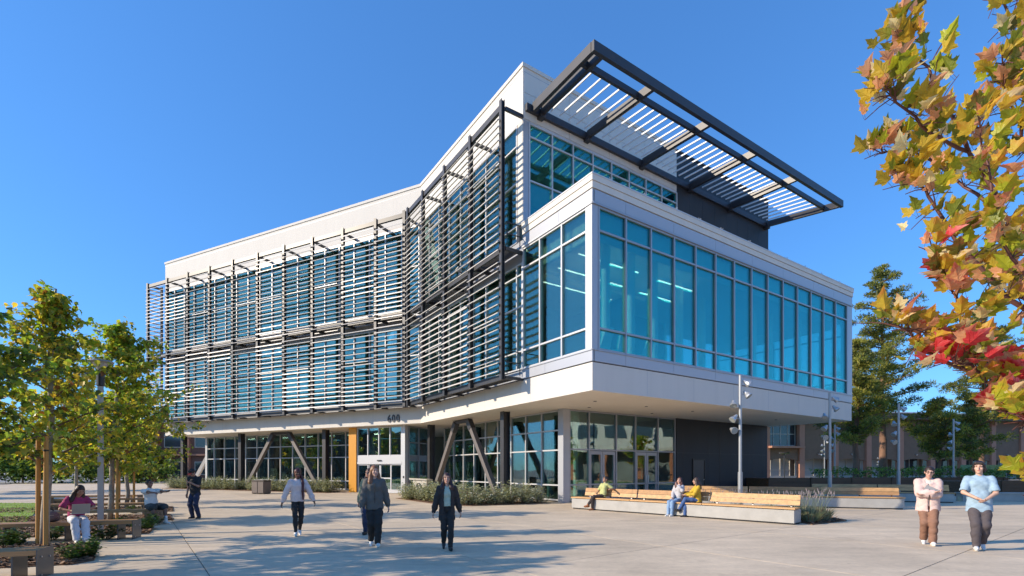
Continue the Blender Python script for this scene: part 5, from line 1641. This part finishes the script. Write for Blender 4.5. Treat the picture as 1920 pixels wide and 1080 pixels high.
    def sleeves(sd, g, long_, cuff=True):
        for i in range(2):
            if long_:
                e = wr[i] - (wr[i] - el[i]) * .04
                sd.chain([sh[i], sh[i].lerp(el[i], .6), el[i], el[i].lerp(e, .6), e], [.052 + g, .048 + g, .042 + g, .042 + g, .032 + g * .6], .03)
            else:
                e = sh[i].lerp(el[i], .80); sd.chain([sh[i], e], [.049 + g, .054 + g], .03); d_ = (el[i] - sh[i]).normalized(); sd.cut(e + d_ * .075, (.075, .075, .075))
    if top:
        c = Sdf(.0065, int(abs(loc[0]) * 100)); torso(c, top.get("g", .012), top.get("hem", -.04), 0, top.get("flare", 0))
        if not top.get("sleeveless"): sleeves(c, top.get("sg", .008), top.get("long", False))
        if top.get("hood"):
            c.ell(T(0, .085, .47), (.10, .055, .06), .03)
        c.cut(T(0, -.09, .545), (.075, .07, top.get("neck", .055)))
        link_mesh(top.get("name", "shirt"), [c.mesh(.0125)], t, [top["m"]])
        if top.get("zip"):
            z = MB(); z.tube([T(0, -.105 - top.get("g", .012), .42), T(0, -.112 - top.get("g", .012), .2), T(0, -.108 - top.get("g", .012), .0)], .006, M_black_p, 4); z.build("zip", t, local=True)
    if jacket:
        c = Sdf(.0065, int(abs(loc[0]) * 100)); g = jacket.get("g", .03)
        torso(c, g, jacket.get("hem", -.1), 0, jacket.get("flare", .0)); sleeves(c, jacket.get("sg", .02), True)
        w = jacket.get("open", .06)
        c.cut(T(0, -.14, .14), (w, .13, .55)); c.cut(T(0, -.12, .50), (.085, .10, .09))
        for s in (-1, 1): c.cone(T(s * (w + .022), -.10, jacket.get("hem", -.1)), T(s * (w + .01), -.105, .40), .022, .018, .02)
        if jacket.get("hood", True): c.ell(T(0, .09, .48), (.11, .06, .065), .03)
        link_mesh("jacket", [c.mesh(.0125)], t, [jacket["m"]])
    if bottom:
        c = Sdf(.0065, int(abs(loc[0]) * 100)); g = bottom.get("g", .012)
        c.ell(T(0, .01, .0), (.128 + g * .4, .098 + g * .4, .12), .04)
        for s in (-1, 1): c.ell(T(s * .05, .04, -.03), (.065, .07, .09), .04)
        for i in range(2):
            if bottom.get("shorts"):
                c.chain([hip[i], hip[i].lerp(kn[i], .5), hip[i].lerp(kn[i], .92)], [.072 + g, .078 + g, .080 + g], .03)
            else:
                e = an[i] + (kn[i] - an[i]) * bottom.get("crop", .02)
                cg = bottom.get("cuff", .045)
                c.chain([hip[i], hip[i].lerp(kn[i], .5), kn[i], kn[i].lerp(e, .45), e], [.066 + g * .6, .068 + g, .054 + g, .052 + g * .9, cg], .03)
        link_mesh("shorts" if bottom.get("shorts") else "trousers", [c.mesh(.0125)], t, [bottom["m"]])
    for i in range(2):
        f = Vector(toe[i]).normalized(); up = (Vector((0, 0, 1)) - f * f.z).normalized()
        base = an[i] - up * .048
        c = Sdf().cone(base - f * .045, base + f * .06, .036, .040, .02).cone(base + f * .05, base + f * .145, .038, .028, .02).cone(an[i], base, .044, .042, .02)
        if shoes.get("boot"): c.cone(an[i] + (kn[i] - an[i]) * .22, an[i], .05, .046, .02)
        so = link_mesh("shoe", [c.mesh(.009)], t, [shoes["m"]])
        c = Sdf().cone(base - f * .05 - up * .026, base + f * .15 - up * .03, .018, .016, .01).cone(base - f * .04 - up * .028, base + f * .1 - up * .028, .028, .03, .01)
        link_mesh("sole", [c.mesh(.008)], so, [shoes.get("sole", shoes["m"])])
        if shoes.get("sock"):
            c = Sdf().cone(an[i] + (kn[i] - an[i]) * .30, an[i], .046, .044, .02); link_mesh("sock", [c.mesh(.009)], t, [shoes["sock"]])
    if extra: extra(t, dict(T=T, wr=wr, el=el, an=an, kn=kn, sh=sh, Hh=Hh, hc=hc))
    return t

M_whs = mat("white_shoe", (.72, .71, .69), .5); M_blks = mat("black_shoe", (.02, .02, .022), .5); M_brb = mat("brown_boot", (.28, .10, .035), .5)
M_sock = mat("white_sock", (.75, .75, .74), .8)
C_blackp = cloth("black_leggings", (.026, .022, .020)); C_pinkhood = cloth("pale_pink_hoodie", (.72, .57, .52)); C_greyzip = cloth("dark_grey_fleece", (.115, .105, .092))
C_blackj = cloth("black_jacket", (.034, .027, .025)); C_mint = cloth("pale_green_top", (.42, .50, .40)); C_navyj = cloth("dark_blue_jeans", (.028, .036, .075))
C_blackt = cloth("black_tshirt", (.02, .022, .026)); C_whitet = cloth("white_tshirt", (.74, .70, .64)); C_short = cloth("dark_shorts", (.05, .055, .055))
C_mag = cloth("magenta_top", (.36, .035, .12)); C_whp = cloth("white_trousers", (.66, .67, .72)); C_yg = cloth("lime_tshirt", (.46, .48, .20))
C_brp = cloth("dark_brown_trousers", (.045, .032, .03)); C_gsw = cloth("grey_sweater", (.46, .45, .47)); C_ljean = cloth("light_jeans", (.22, .34, .52)); C_jean = cloth("blue_jeans", (.055, .11, .27))
C_yell = cloth("mustard_jacket", (.55, .36, .03)); C_pinkj = cloth("pink_fleece_jacket", (.66, .48, .43)); C_brown = cloth("brown_wide_trousers", (.25, .13, .085)); C_lblue = cloth("light_blue_tshirt", (.30, .42, .52), .2)
C_cargo = cloth("grey_cargo_trousers", (.085, .070, .075)); M_capb = mat("black_cap_fabric", (.02, .02, .022), .8); M_capr = mat("red_visor", (.5, .05, .03), .7)
M_denimpatch = cloth("cream_top", (.6, .58, .52))

def face_cam(x, y, extra=0.0):
    """rotation that turns a figure built facing -y towards the camera"""
    return math.atan2(-x, -(-y)) * -1 * -1 + extra if False else math.atan2(x, y) * -1 + extra

def stride(f, s=.22, lift=.07):
    """ankles of a walk: f = which foot leads (0 own right, 1 own left)"""
    a = [(-.085, 0, .085), (.085, 0, .085)]
    a[f] = ((-.06, .06)[f], -s, .09); a[1 - f] = ((-.06, .06)[1 - f], s * .75, .085 + lift)
    return a
def stride_toe(f):
    q = [None, None]; q[f] = ((-.1, .1)[f], -1, .12); q[1 - f] = ((-.1, .1)[1 - f], -1, -.75); return q

# walkers
g = gnd(558, 1004)
person("young woman walking with a long dark red braid and pale pink hoodie", (g.x, g.y, 0), face_cam(g.x, g.y, .1), 1.66, (.10, .045, .028), True, (0, 0, .925), .03, .05,
       stride(0, .16, .05), [(-.38, -.02, .80), (.38, -.12, .86)], None, [(-.6, .6, 0), (.6, .6, 0)], stride_toe(0), (0, 0, 0),
       dict(m=C_pinkhood, g=.024, sg=.022, long=True, hem=.0, hood=True, name="hoodie"), dict(m=C_blackp, g=.004, cuff=.036), dict(m=M_whs), dict(style="braid", col=(.075, .012, .012)))
g = gnd(702, 1024)
person("woman with long light brown hair walking in a dark grey zip fleece", (g.x, g.y, 0), face_cam(g.x, g.y, .05), 1.71, (.52, .32, .24), True, (0, 0, .93), .02, .0,
       stride(1, .15, .05), [(-.27, -.10, .80), (.30, .06, .80)], None, [(-.5, 1, 0), (.5, 1, 0)], stride_toe(1), (.02, 0, .25),
       dict(m=C_greyzip, flare=.022, g=.030, sg=.024, long=True, hem=-.09, hood=False, name="fleece", zip=True), dict(m=C_blackp, g=.022, cuff=.062), dict(m=M_whs), dict(style="long", col=(.20, .085, .035), len=.30, w=.05))
g = gnd(838, 1030)
person("laughing woman walking in a long open black jacket over a pale green top", (g.x, g.y, 0), face_cam(g.x, g.y, .08), 1.56, (.48, .28, .20), True, (0, 0, .925), .02, .0,
       stride(1, .20, .07), [(-.31, .02, .79), (.31, .02, .79)], None, [(-.4, 1, 0), (.4, 1, 0)], stride_toe(1), (.05, 0, -.1),
       dict(m=C_mint, g=.006, long=False, hem=.10, sleeveless=True, neck=.09, name="top"), dict(m=C_blackp, g=.012, cuff=.052), dict(m=M_blks), dict(style="long", col=(.035, .013, .012), len=.24, w=.055),
       jacket=dict(m=C_blackj, g=.024, sg=.022, hem=-.22, open=.085, flare=.02, hood=False))
g = gnd(366, 972)
person("man in a black t-shirt and dark cap with a red visor looking down", (g.x, g.y, 0), face_cam(g.x, g.y, -.75), 1.68, (.42, .22, .15), False, (0, 0, .925), .08, 0,
       [(-.10, .0, .085), (.12, .03, .085)], [(-.27, -.06, .78), (.06, -.27, 1.22)], None, [(-.4, 1, 0), (.7, .5, -.6)], None, (-.5, 0, .1),
       dict(m=C_blackt, g=.028, sg=.014, hem=-.09), dict(m=C_navyj, g=.022, cuff=.06), dict(m=M_blks), dict(style="short", col=(.02, .015, .012)), cap=(M_capb, M_capr), build=1.12)
g = gnd(693, 1001)
person("person in an olive jacket half hidden behind the woman in the grey fleece", (g.x, g.y, 0), face_cam(g.x, g.y, -.3), 1.66, (.45, .24, .16), True, (0, 0, .925), .02, .0,
       stride(0, .16, .05), [(-.27, -.06, .80), (.28, .04, .80)], None, [(-.5, 1, 0), (.5, 1, 0)], stride_toe(0), (0, 0, -.3),
       dict(m=cloth("olive_jacket", (.30, .29, .17)), g=.03, sg=.022, long=True, hem=-.06, name="jacket"), dict(m=C_navyj, g=.014, cuff=.05), dict(m=M_blks), dict(style="long", col=(.05, .02, .015), len=.18, w=.045))
# pair on the right
g = gnd(1740, 1021)
def tablet(t, d):
    m = MB(); c = d["T"](.02, -.18, .27); Rz = Matrix.Rotation(.5, 3, 'Y')
    P = [c + Rz @ Vector(v) for v in ((-.12, -.012, -.09), (.12, -.012, -.09), (.12, .012, -.09), (-.12, .012, -.09), (-.12, -.012, .09), (.12, -.012, .09), (.12, .012, .09), (-.12, .012, .09))]
    return m.hexa(P, mat("grey_tablet", (.30, .30, .31), .4))
pW = person("smiling person in glasses and a pale pink fleece jacket hugging a grey tablet", (g.x, g.y, 0), face_cam(g.x, g.y, .12), 1.70, (.55, .33, .25), True, (0, 0, .925), .07, .0,
       stride(1, .15, .05), [(.07, -.25, 1.16), (-.09, -.23, 1.10)], None, [(-.9, .1, -.6), (.9, .1, -.6)], stride_toe(1), (-.12, .1, -.05),
       dict(m=M_denimpatch, g=.012, hem=-.02), dict(m=C_brown, g=.022, cuff=.075), dict(m=M_whs), dict(style="tied", col=(.03, .018, .014)), glasses=True,
       jacket=dict(m=C_pinkj, g=.036, sg=.034, hem=-.13, open=.02, flare=.045), build=1.05)
g2 = gnd(1836, 1031)
pM = person("man walking in a light blue t-shirt with hands clasped in front", (g2.x, g2.y, 0), face_cam(g2.x, g2.y, .15), 1.80, (.58, .35, .25), False, (0, 0, .925), .02, .0,
       stride(0, .13, .06), [(-.07, -.26, 1.01), (.06, -.27, .99)], None, [(-1, .45, -.25), (1, .45, -.25)], stride_toe(0), (.02, 0, -.25),
       dict(m=C_lblue, g=.026, sg=.016, hem=-.13, flare=.034), dict(m=C_cargo, g=.024, cuff=.06), dict(m=M_whs), dict(style="bob", col=(.022, .014, .011)), build=.97)
# held things stay things of their own
def hold(name, label, cat, host, mb):
    o = mb.build(name, None, local=True)
    o.matrix_world = Matrix.LocRotScale(host.location, host.rotation_euler, host.scale)
    return tag(o, label, cat)
class _D: pass
def local_T(pel, lean, twist=0.0):
    Rb = Matrix.Rotation(twist, 3, 'Z') @ Matrix.Rotation(lean, 3, 'X'); return lambda x, y, z: Vector(pel) + Rb @ Vector((x, y, z))
hold("tablet", "grey tablet held against the chest of the person in the pink jacket", "tablet", pW, tablet(None, dict(T=local_T((0, 0, .925), .07))))

# seated people -----------------------------------------------------
def seat_pt(fr, a, b): q = fr.xy(a, b); return (q.x, q.y, 0)
def ang(fr): return math.atan2(fr.n.y, fr.n.x)        # direction to the back of the bench
back = math.atan2(bench_fr.n.y, bench_fr.n.x)
rz0 = back - math.pi / 2                              # figure facing -y turned to face away from the backrest
def seated(label, fr, a, b, rz, h, seat=.50, **kw):
    k = h / 1.70
    return person(label, seat_pt(fr, a, b), rz, h, pel=(0, 0, (seat + .10 * k) / k), **kw)
sz = .50
seated("person in a lime t-shirt sitting cross-legged with an arm on the front bench's backrest", bench_fr, 1.35, .33, rz0 - .25, 1.68, skin=(.42, .23, .15), fem=True, lean=-.22, twist=.15,
       ank=[(-.12, -.46, .085), (-.22, -.60, .22)], knee=[(0, -1, .6), (-.2, -1, 1)], toe=[(-.1, -1, -.1), (-.7, -1, -.1)], wri=[(-.12, -.20, .70), (.40, .06, .88)], elb=[(-.8, .4, -.5), (.6, .5, -.6)], head=(.1, 0, -.3),
       top=dict(m=C_yg, g=.014, sg=.012, hem=-.02), bottom=dict(m=C_brp, g=.012, cuff=.05), shoes=dict(m=M_brb, boot=True), hair=dict(style="tied", col=(.02, .014, .012)))
seated("laughing woman in a grey sweater and light jeans seated with a hand at her mouth", bench_fr, 4.62, .33, rz0 - .1, 1.66, skin=(.55, .32, .24), fem=True, lean=-.10, twist=-.1,
       ank=[(-.10, -.46, .085), (.04, -.44, .085)], knee=[(0, -1, .6), (0, -1, .6)], toe=[(-.1, -1, -.1), (.1, -1, -.1)], wri=[(-.05, -.25, .66), (.12, -.20, 1.10)], elb=[(-.8, .4, -.5), (.9, -.1, -.9)], head=(.2, .0, .35),
       top=dict(m=C_gsw, g=.026, sg=.02, long=True, hem=-.03, name="sweater"), bottom=dict(m=C_ljean, g=.014, cuff=.055), shoes=dict(m=M_whs, boot=True), hair=dict(style="long", col=(.10, .035, .022), len=.20, w=.05))
seated("woman in a mustard jacket and blue jeans sitting cross-legged, turned to her laughing friend", bench_fr, 5.35, .32, rz0 - .75, 1.66, skin=(.50, .30, .22), fem=True, lean=.05, twist=-.1,
       ank=[(.02, -.46, .085), (-.08, -.62, .28)], knee=[(0, -1, .6), (0, -1, 1)], toe=[(-.1, -1, -.1), (-.2, -1, .1)], wri=[(-.16, -.40, .78), (.02, -.38, .78)], elb=[(-.6, .3, -.8), (.8, .4, -.6)], head=(-.05, 0, -.35),
       top=dict(m=C_yell, g=.022, sg=.014, long=True, hem=-.03, name="jacket"), bottom=dict(m=C_jean, g=.012, cuff=.05), shoes=dict(m=M_blks), hair=dict(style="long", col=(.045, .026, .02), len=.26, w=.05, front=False))
b3 = B3; rzl = math.atan2(b3.d.y, b3.d.x)
seated("man in a white t-shirt and dark shorts seated with both arms reaching forward", B3, .22, .25, math.radians(62), 1.74, seat=.44, skin=(.22, .11, .075), fem=False, lean=-.18, twist=.0,
       ank=[(-.14, -.42, .085), (.14, -.50, .085)], knee=[(-.2, -1, .8), (.2, -1, .8)], toe=[(-.2, -1, -.1), (.2, -1, -.1)], wri=[(-.16, -.52, .93), (.18, -.56, .95)], elb=[(-.6, 0, -1), (.6, 0, -1)], head=(.05, 0, .1),
       top=dict(m=C_whitet, g=.026, sg=.018, hem=-.04), bottom=dict(m=C_short, g=.024, shorts=True), shoes=dict(m=M_whs, sock=M_sock), hair=dict(style="short", col=(.015, .012, .01)))
rzw = math.atan2(B2.n.y, B2.n.x) - math.pi / 2
kw_l = dict(skin=(.40, .21, .14), fem=True, lean=.14, twist=.15)
pL = seated("woman in a magenta top and white trousers typing on a laptop on her knees", B2, 1.18, .22, rzw + .55, 1.68, seat=.44, **kw_l,
       ank=[(-.07, -.52, .085), (.08, -.62, .085)], knee=[(-.1, -1, .8), (.1, -1, .8)], toe=[(-.1, -1, -.1), (.15, -1, -.1)], wri=[(-.13, -.36, .72), (.14, -.36, .72)], elb=[(-.9, .5, -.3), (.9, .5, -.3)], head=(-.42, .05, .1),
       top=dict(m=C_mag, g=.014, sg=.012, hem=-.02, neck=.07, name="top"), bottom=dict(m=C_whp, g=.022, cuff=.07), shoes=dict(m=M_whs), hair=dict(style="long", col=(.03, .014, .012), len=.34, w=.075))
lp = MB(); m_lt = mat("laptop_grey", (.36, .34, .31), .4, .2)
lp.hexa([(-.16, -.52, .655), (.16, -.52, .655), (.16, -.29, .655), (-.16, -.29, .655), (-.16, -.52, .672), (.16, -.52, .672), (.16, -.29, .672), (-.16, -.29, .672)], m_lt)
lap = thing("laptop", (0, 0, 0), 0, "open grey laptop on the knees of the seated woman in magenta", "laptop")
lap.matrix_world = Matrix.LocRotScale(pL.location, pL.rotation_euler, pL.scale)
lp.build("keyboard_base", lap, local=True)
MB().hexa([(-.16, -.525, .675), (.16, -.525, .675), (.16, -.515, .675), (-.16, -.515, .675), (-.16, -.60, .88), (.16, -.60, .88), (.16, -.588, .882), (-.16, -.588, .882)], m_lt).build("lid", lap, local=True)
bpk = thing("backpack", seat_pt(B2, 1.72, .25), rzw + .2, "grey backpack lying on the bench beside the woman with the laptop", "backpack")
c = Sdf().ell((0, 0, .575), (.21, .14, .13), .03).ell((.02, -.10, .55), (.13, .07, .09), .04).cone((-.16, 0, .50), (.16, 0, .50), .05, .05, .05)
link_mesh("bag_body", [c.mesh(.014)], bpk, [cloth("grey_bag_fabric", (.13, .12, .13))])
MB().tube([(-.1, .02, .69), (-.05, .02, .745), (.05, .02, .745), (.1, .02, .69)], .012, M_black_p, 6).build("handle", bpk, local=True)
MB().tube([(-.12, -.15, .60), (0, -.175, .61), (.14, -.15, .60)], .008, M_alu, 5).build("zip", bpk, local=True)
# ------------------------------------------------------------------ red maple close to the camera on the right
M_mbr = mat("maple_branch", (0.12, 0.045, 0.035), .6, var=.2, vscale=8)
def mleaf(name, c0, c1, sc=7.0):
    """leaf with a second colour spreading in from the margin and along veins"""
    c0 = tuple(min(.85, c * 1.18) for c in c0); c1 = tuple(min(.85, c * 1.12) for c in c1)
    m = mat(name, c0, .45, transl=.5)
    nt = m.node_tree; b = nt.nodes["Principled BSDF"]
    tc = nt.nodes.new("ShaderNodeTexCoord"); n = nt.nodes.new("ShaderNodeTexNoise"); n.inputs["Scale"].default_value = 3.5; n.inputs["Detail"].default_value = 4
    oi = nt.nodes.new("ShaderNodeObjectInfo")
    ad = nt.nodes.new("ShaderNodeVectorMath"); nt.links.new(tc.outputs["Object"], ad.inputs[0]); nt.links.new(oi.outputs["Location"], ad.inputs[1]); nt.links.new(ad.outputs[0], n.inputs["Vector"])
    sep = nt.nodes.new("ShaderNodeSeparateXYZ"); nt.links.new(tc.outputs["Object"], sep.inputs[0])
    mth = nt.nodes.new("ShaderNodeMath"); mth.operation = 'MULTIPLY_ADD'; nt.links.new(sep.outputs[1], mth.inputs[0]); mth.inputs[1].default_value = .55; nt.links.new(n.outputs[0], mth.inputs[2])
    r = nt.nodes.new("ShaderNodeMapRange"); nt.links.new(mth.outputs[0], r.inputs[0]); r.inputs[1].default_value = .68; r.inputs[2].default_value = 1.0
    mx = nt.nodes.new("ShaderNodeMix"); mx.data_type = 'RGBA'; mx.inputs[6].default_value = (*c0, 1); mx.inputs[7].default_value = (*c1, 1)
    nt.links.new(r.outputs[0], mx.inputs[0]); nt.links.new(mx.outputs[2], b.inputs["Base Color"])
    tr = [q for q in nt.nodes if q.type == 'BSDF_TRANSLUCENT'][0]
    nt.links.new(mx.outputs[2], tr.inputs[0])
    return m
ML = {"gold": mleaf("maple_gold", (.60, .42, .04), (.66, .28, .05)), "green": mleaf("maple_green", (.22, .25, .025), (.55, .34, .04)), "pink": mleaf("maple_pink", (.68, .34, .17), (.64, .15, .09)),
      "pale": mleaf("maple_pale", (.72, .60, .30), (.70, .42, .20)), "red": mleaf("maple_red", (.62, .045, .05), (.70, .20, .16)), "dark": mleaf("maple_dark", (.13, .12, .02), (.28, .10, .03)), "lime": mleaf("maple_lime", (.40, .42, .025), (.62, .36, .04))}
def maple_leaf_mesh(m, seed):
    """five-lobed leaf, unit length, folded along the midrib and side veins, edges curling"""
    r = random.Random(seed); half = leaf_outline("maple"); mb = MB(); cu = r.uniform(.10, .55); fo = r.uniform(.15, .6); tw = r.uniform(-.25, .25)
    def P(x, y):
        return (x, y, abs(x) * fo - cu * y * y + tw * x * y - .5 * abs(x) ** 2 * cu)
    ctr = (0, .24)
    veins = [(0, 1), (.53, .43), (.31, .05)]
    def bumpz(x, y):
        """pleats: each lobe is creased along its vein"""
        a = math.atan2(abs(x), y - .02 + 1e-6); d = min(abs(a - math.atan2(vx, vy)) for vx, vy in veins); rr = math.hypot(x, y)
        return .22 * fo * d * rr
    def Q(x, y, s):
        p = P(s * x, y); return (p[0], p[1], p[2] + bumpz(x, y) + r.uniform(-.012, .012))
    for s in (1, -1):
        out = [Q(x, y, s) for x, y in half]
        mid = [Q(ctr[0] + (x - ctr[0]) * .55, ctr[1] + (y - ctr[1]) * .55, s) if 0 < k < len(half) - 1 else P(0, ctr[1] + (y - ctr[1]) * .55) for k, (x, y) in enumerate(half)]
        c0 = P(*ctr)
        for k in range(len(half) - 1):
            q1 = [mid[k], out[k], out[k + 1], mid[k + 1]]; q2 = [c0, mid[k], mid[k + 1]]
            mb.poly(q1 if s > 0 else q1[::-1], m); mb.poly(q2 if s > 0 else q2[::-1], m)
    for s in (0, .5, -.5): mb.tube([P(0, 0), P(s * .5, .3 + .2 * (s == 0)), P(s * .92, .42) if s else P(0, .9)], [.012, .008, .003], M_mbr if False else m, 3, cap=False)
    mb.tube([(0, 0, 0), (0, -.25, .05), (0, -.5, .16)], [.011, .010, .012], M_mbr, 3, cap=False)
    return mb
MLM = {k: [maple_leaf_mesh(m, 10 * i + j).mesh("maple_leaf_shape") for j in range(4)] for i, (k, m) in enumerate(ML.items())}
mp = thing("red_maple", (4.6, 2.6, 0), 0, "young maple with yellow, pink and red leaves close to the camera at the right edge", "tree")
rm = random.Random(77)
tk = MB(); tk.tube([(4.6, 2.6, 0), (4.55, 2.6, 1.2), (4.5, 2.65, 2.4), (4.42, 2.7, 3.8), (4.3, 2.7, 5.6)], [.09, .075, .06, .045, .015], M_mbr, 10); tk.build("trunk", mp, smooth=True)
# limbs as they run in space (depth from the camera in metres along each)
LIMB = [
    [(2330, 760, 2.65), (1985, 560, 2.7), (1880, 400, 2.75), (1800, 250, 2.8), (1735, 130, 2.85), (1690, 55, 2.85)],
    [(1815, 285, 2.8), (1745, 250, 2.7), (1680, 190, 2.65), (1662, 165, 2.6)],
    [(1880, 400, 2.75), (1790, 330, 2.95), (1700, 270, 3.0), (1655, 288, 3.0)],
    [(2330, 830, 2.6), (2000, 640, 2.6), (1890, 560, 2.6), (1800, 460, 2.65), (1740, 370, 2.7), (1700, 320, 2.7)],
    [(2000, 640, 2.6), (1900, 480, 2.45), (1860, 380, 2.4), (1838, 240, 2.45)],
    [(2330, 900, 2.5), (2020, 760, 2.5), (1890, 715, 2.45), (1800, 690, 2.4), (1735, 655, 2.4), (1690, 615, 2.4)],
    [(1890, 715, 2.45), (1830, 640, 2.35), (1790, 560, 2.35), (1750, 480, 2.4)],
    [(2320, 930, 2.3), (2030, 810, 2.3), (1930, 745, 2.3), (1850, 700, 2.3), (1790, 680, 2.3)],
    [(2030, 810, 2.3), (1960, 795, 2.2), (1910, 775, 2.15), (1875, 770, 2.15)],
    [(2320, 500, 2.8), (2020, 330, 2.8), (1945, 180, 2.85), (1900, 60, 2.9), (1870, -40, 2.9)],
    [(2300, 420, 2.6), (2030, 200, 2.55), (1960, 90, 2.55), (1920, -40, 2.55)],
    [(2040, 700, 2.8), (1960, 600, 2.9), (1880, 520, 2.95), (1820, 520, 3.0)],
    [(2020, 330, 2.8), (1930, 280, 2.6), (1890, 190, 2.55), (1880, 120, 2.5)],
    [(2070, 1000, 2.2), (2020, 930, 2.15), (1990, 900, 2.15), (1970, 885, 2.15)],
    [(2060, 900, 2.2), (2010, 850, 2.15), (1985, 820, 2.1), (1965, 800, 2.1)],
]
lb = []; nodes = []
for li, L in enumerate(LIMB):
    pts = [at(*q) for q in L]
    fine = []
    for a, b in zip(pts, pts[1:]):
        for k in range(4): fine.append(a.lerp(b, k / 4) + Vector((rm.gauss(0, .006), rm.gauss(0, .006), rm.gauss(0, .006))))
    fine.append(pts[-1]); n = len(fine)
    m = MB(); r0 = .016 if L[0][0] > 2100 else .009
    m.tube(fine, [r0 * (1 - .85 * k / n) + .0015 for k in range(n)], M_mbr, 6); m.build("branch", mp, smooth=True)
    for k in range(3, n):
        f = k / n
        for q in range(3 if f < .85 else 5):
            d = Vector((rm.uniform(-1, .4), rm.uniform(-.8, .6), rm.uniform(-.5, .8))).normalized() * rm.uniform(.04, .15)
            nodes.append((fine[k], fine[k] + d, li))
tw_m = MB()
for a, b, li in nodes: tw_m.tube([a, a.lerp(b, .5) + Vector((0, 0, .008)), b], [.0035, .0028, .002], M_mbr, 4, cap=False)
tag(tw_m.build("twigs", mp), kind="stuff")
allL = []
for a, b, li in nodes:
    for q in range(rm.choice((1, 2, 2, 3))):
        p = a.lerp(b, rm.uniform(.3, 1.05)); zp = p.z
        hgt = (880 - (-(p.z - EYE) / p.y * FPX + 880)) / 880.0
        if zp < 2.2: w = dict(red=30, pink=16, gold=10, lime=24, green=10, pale=6, dark=8)
        elif zp < 2.75: w = dict(red=5, pink=18, gold=26, lime=24, green=12, pale=10, dark=6)
        else: w = dict(red=0, pink=15, gold=34, lime=16, green=14, pale=14, dark=7)
        key = rm.choices(list(w), list(w.values()))[0]
        s = rm.uniform(.06, .108)
        # stalk first, then the blade hangs from it facing mostly outward to the light and the viewer
        yaw = rm.uniform(-1.5, .7); pit = rm.uniform(1.5, 2.7); rol = rm.uniform(-.8, .8)
        rot = Matrix.Rotation(yaw, 4, 'Z') @ Matrix.Rotation(rol, 4, 'Y') @ Matrix.Rotation(pit, 4, 'X') @ Matrix.Rotation(math.pi, 4, 'Y')
        allL.append((p.y, key, Matrix.Translation(p) @ rot @ Matrix.Translation((0, .5 * s, -.16 * s)) @ Matrix.Scale(s, 4)))
allL.sort(key=lambda q: q[0])
vis = [q for q in allL if (lambda v: v.x / v.y * FPX + 960 < 1945)(q[2].translation)]
hid = [q for q in allL if q not in vis]
restm = MB()
for k, (Y, key, M) in enumerate(vis):
    if k < 300: inst("leaf", MLM[key][k % 4], mp, M)
    else:
        src = maple_leaf_mesh(ML[key], k % 7); i0 = len(restm.v); restm.v += [tuple(M @ Vector(v)) for v in src.v]
        for f, s in zip(src.f, src.mi): restm.f.append(tuple(i0 + q for q in f)); restm.mi.append(restm.slot(src.mats[s]))
for Y, key, M in hid:
    src = maple_leaf_mesh(ML[key], 3); i0 = len(restm.v); restm.v += [tuple(M @ Vector(v)) for v in src.v]
    for f, s in zip(src.f, src.mi): restm.f.append(tuple(i0 + q for q in f)); restm.mi.append(restm.slot(src.mats[s]))
tag(restm.build("more_leaves", mp), kind="stuff")
print("maple leaves", len(vis), len(hid))
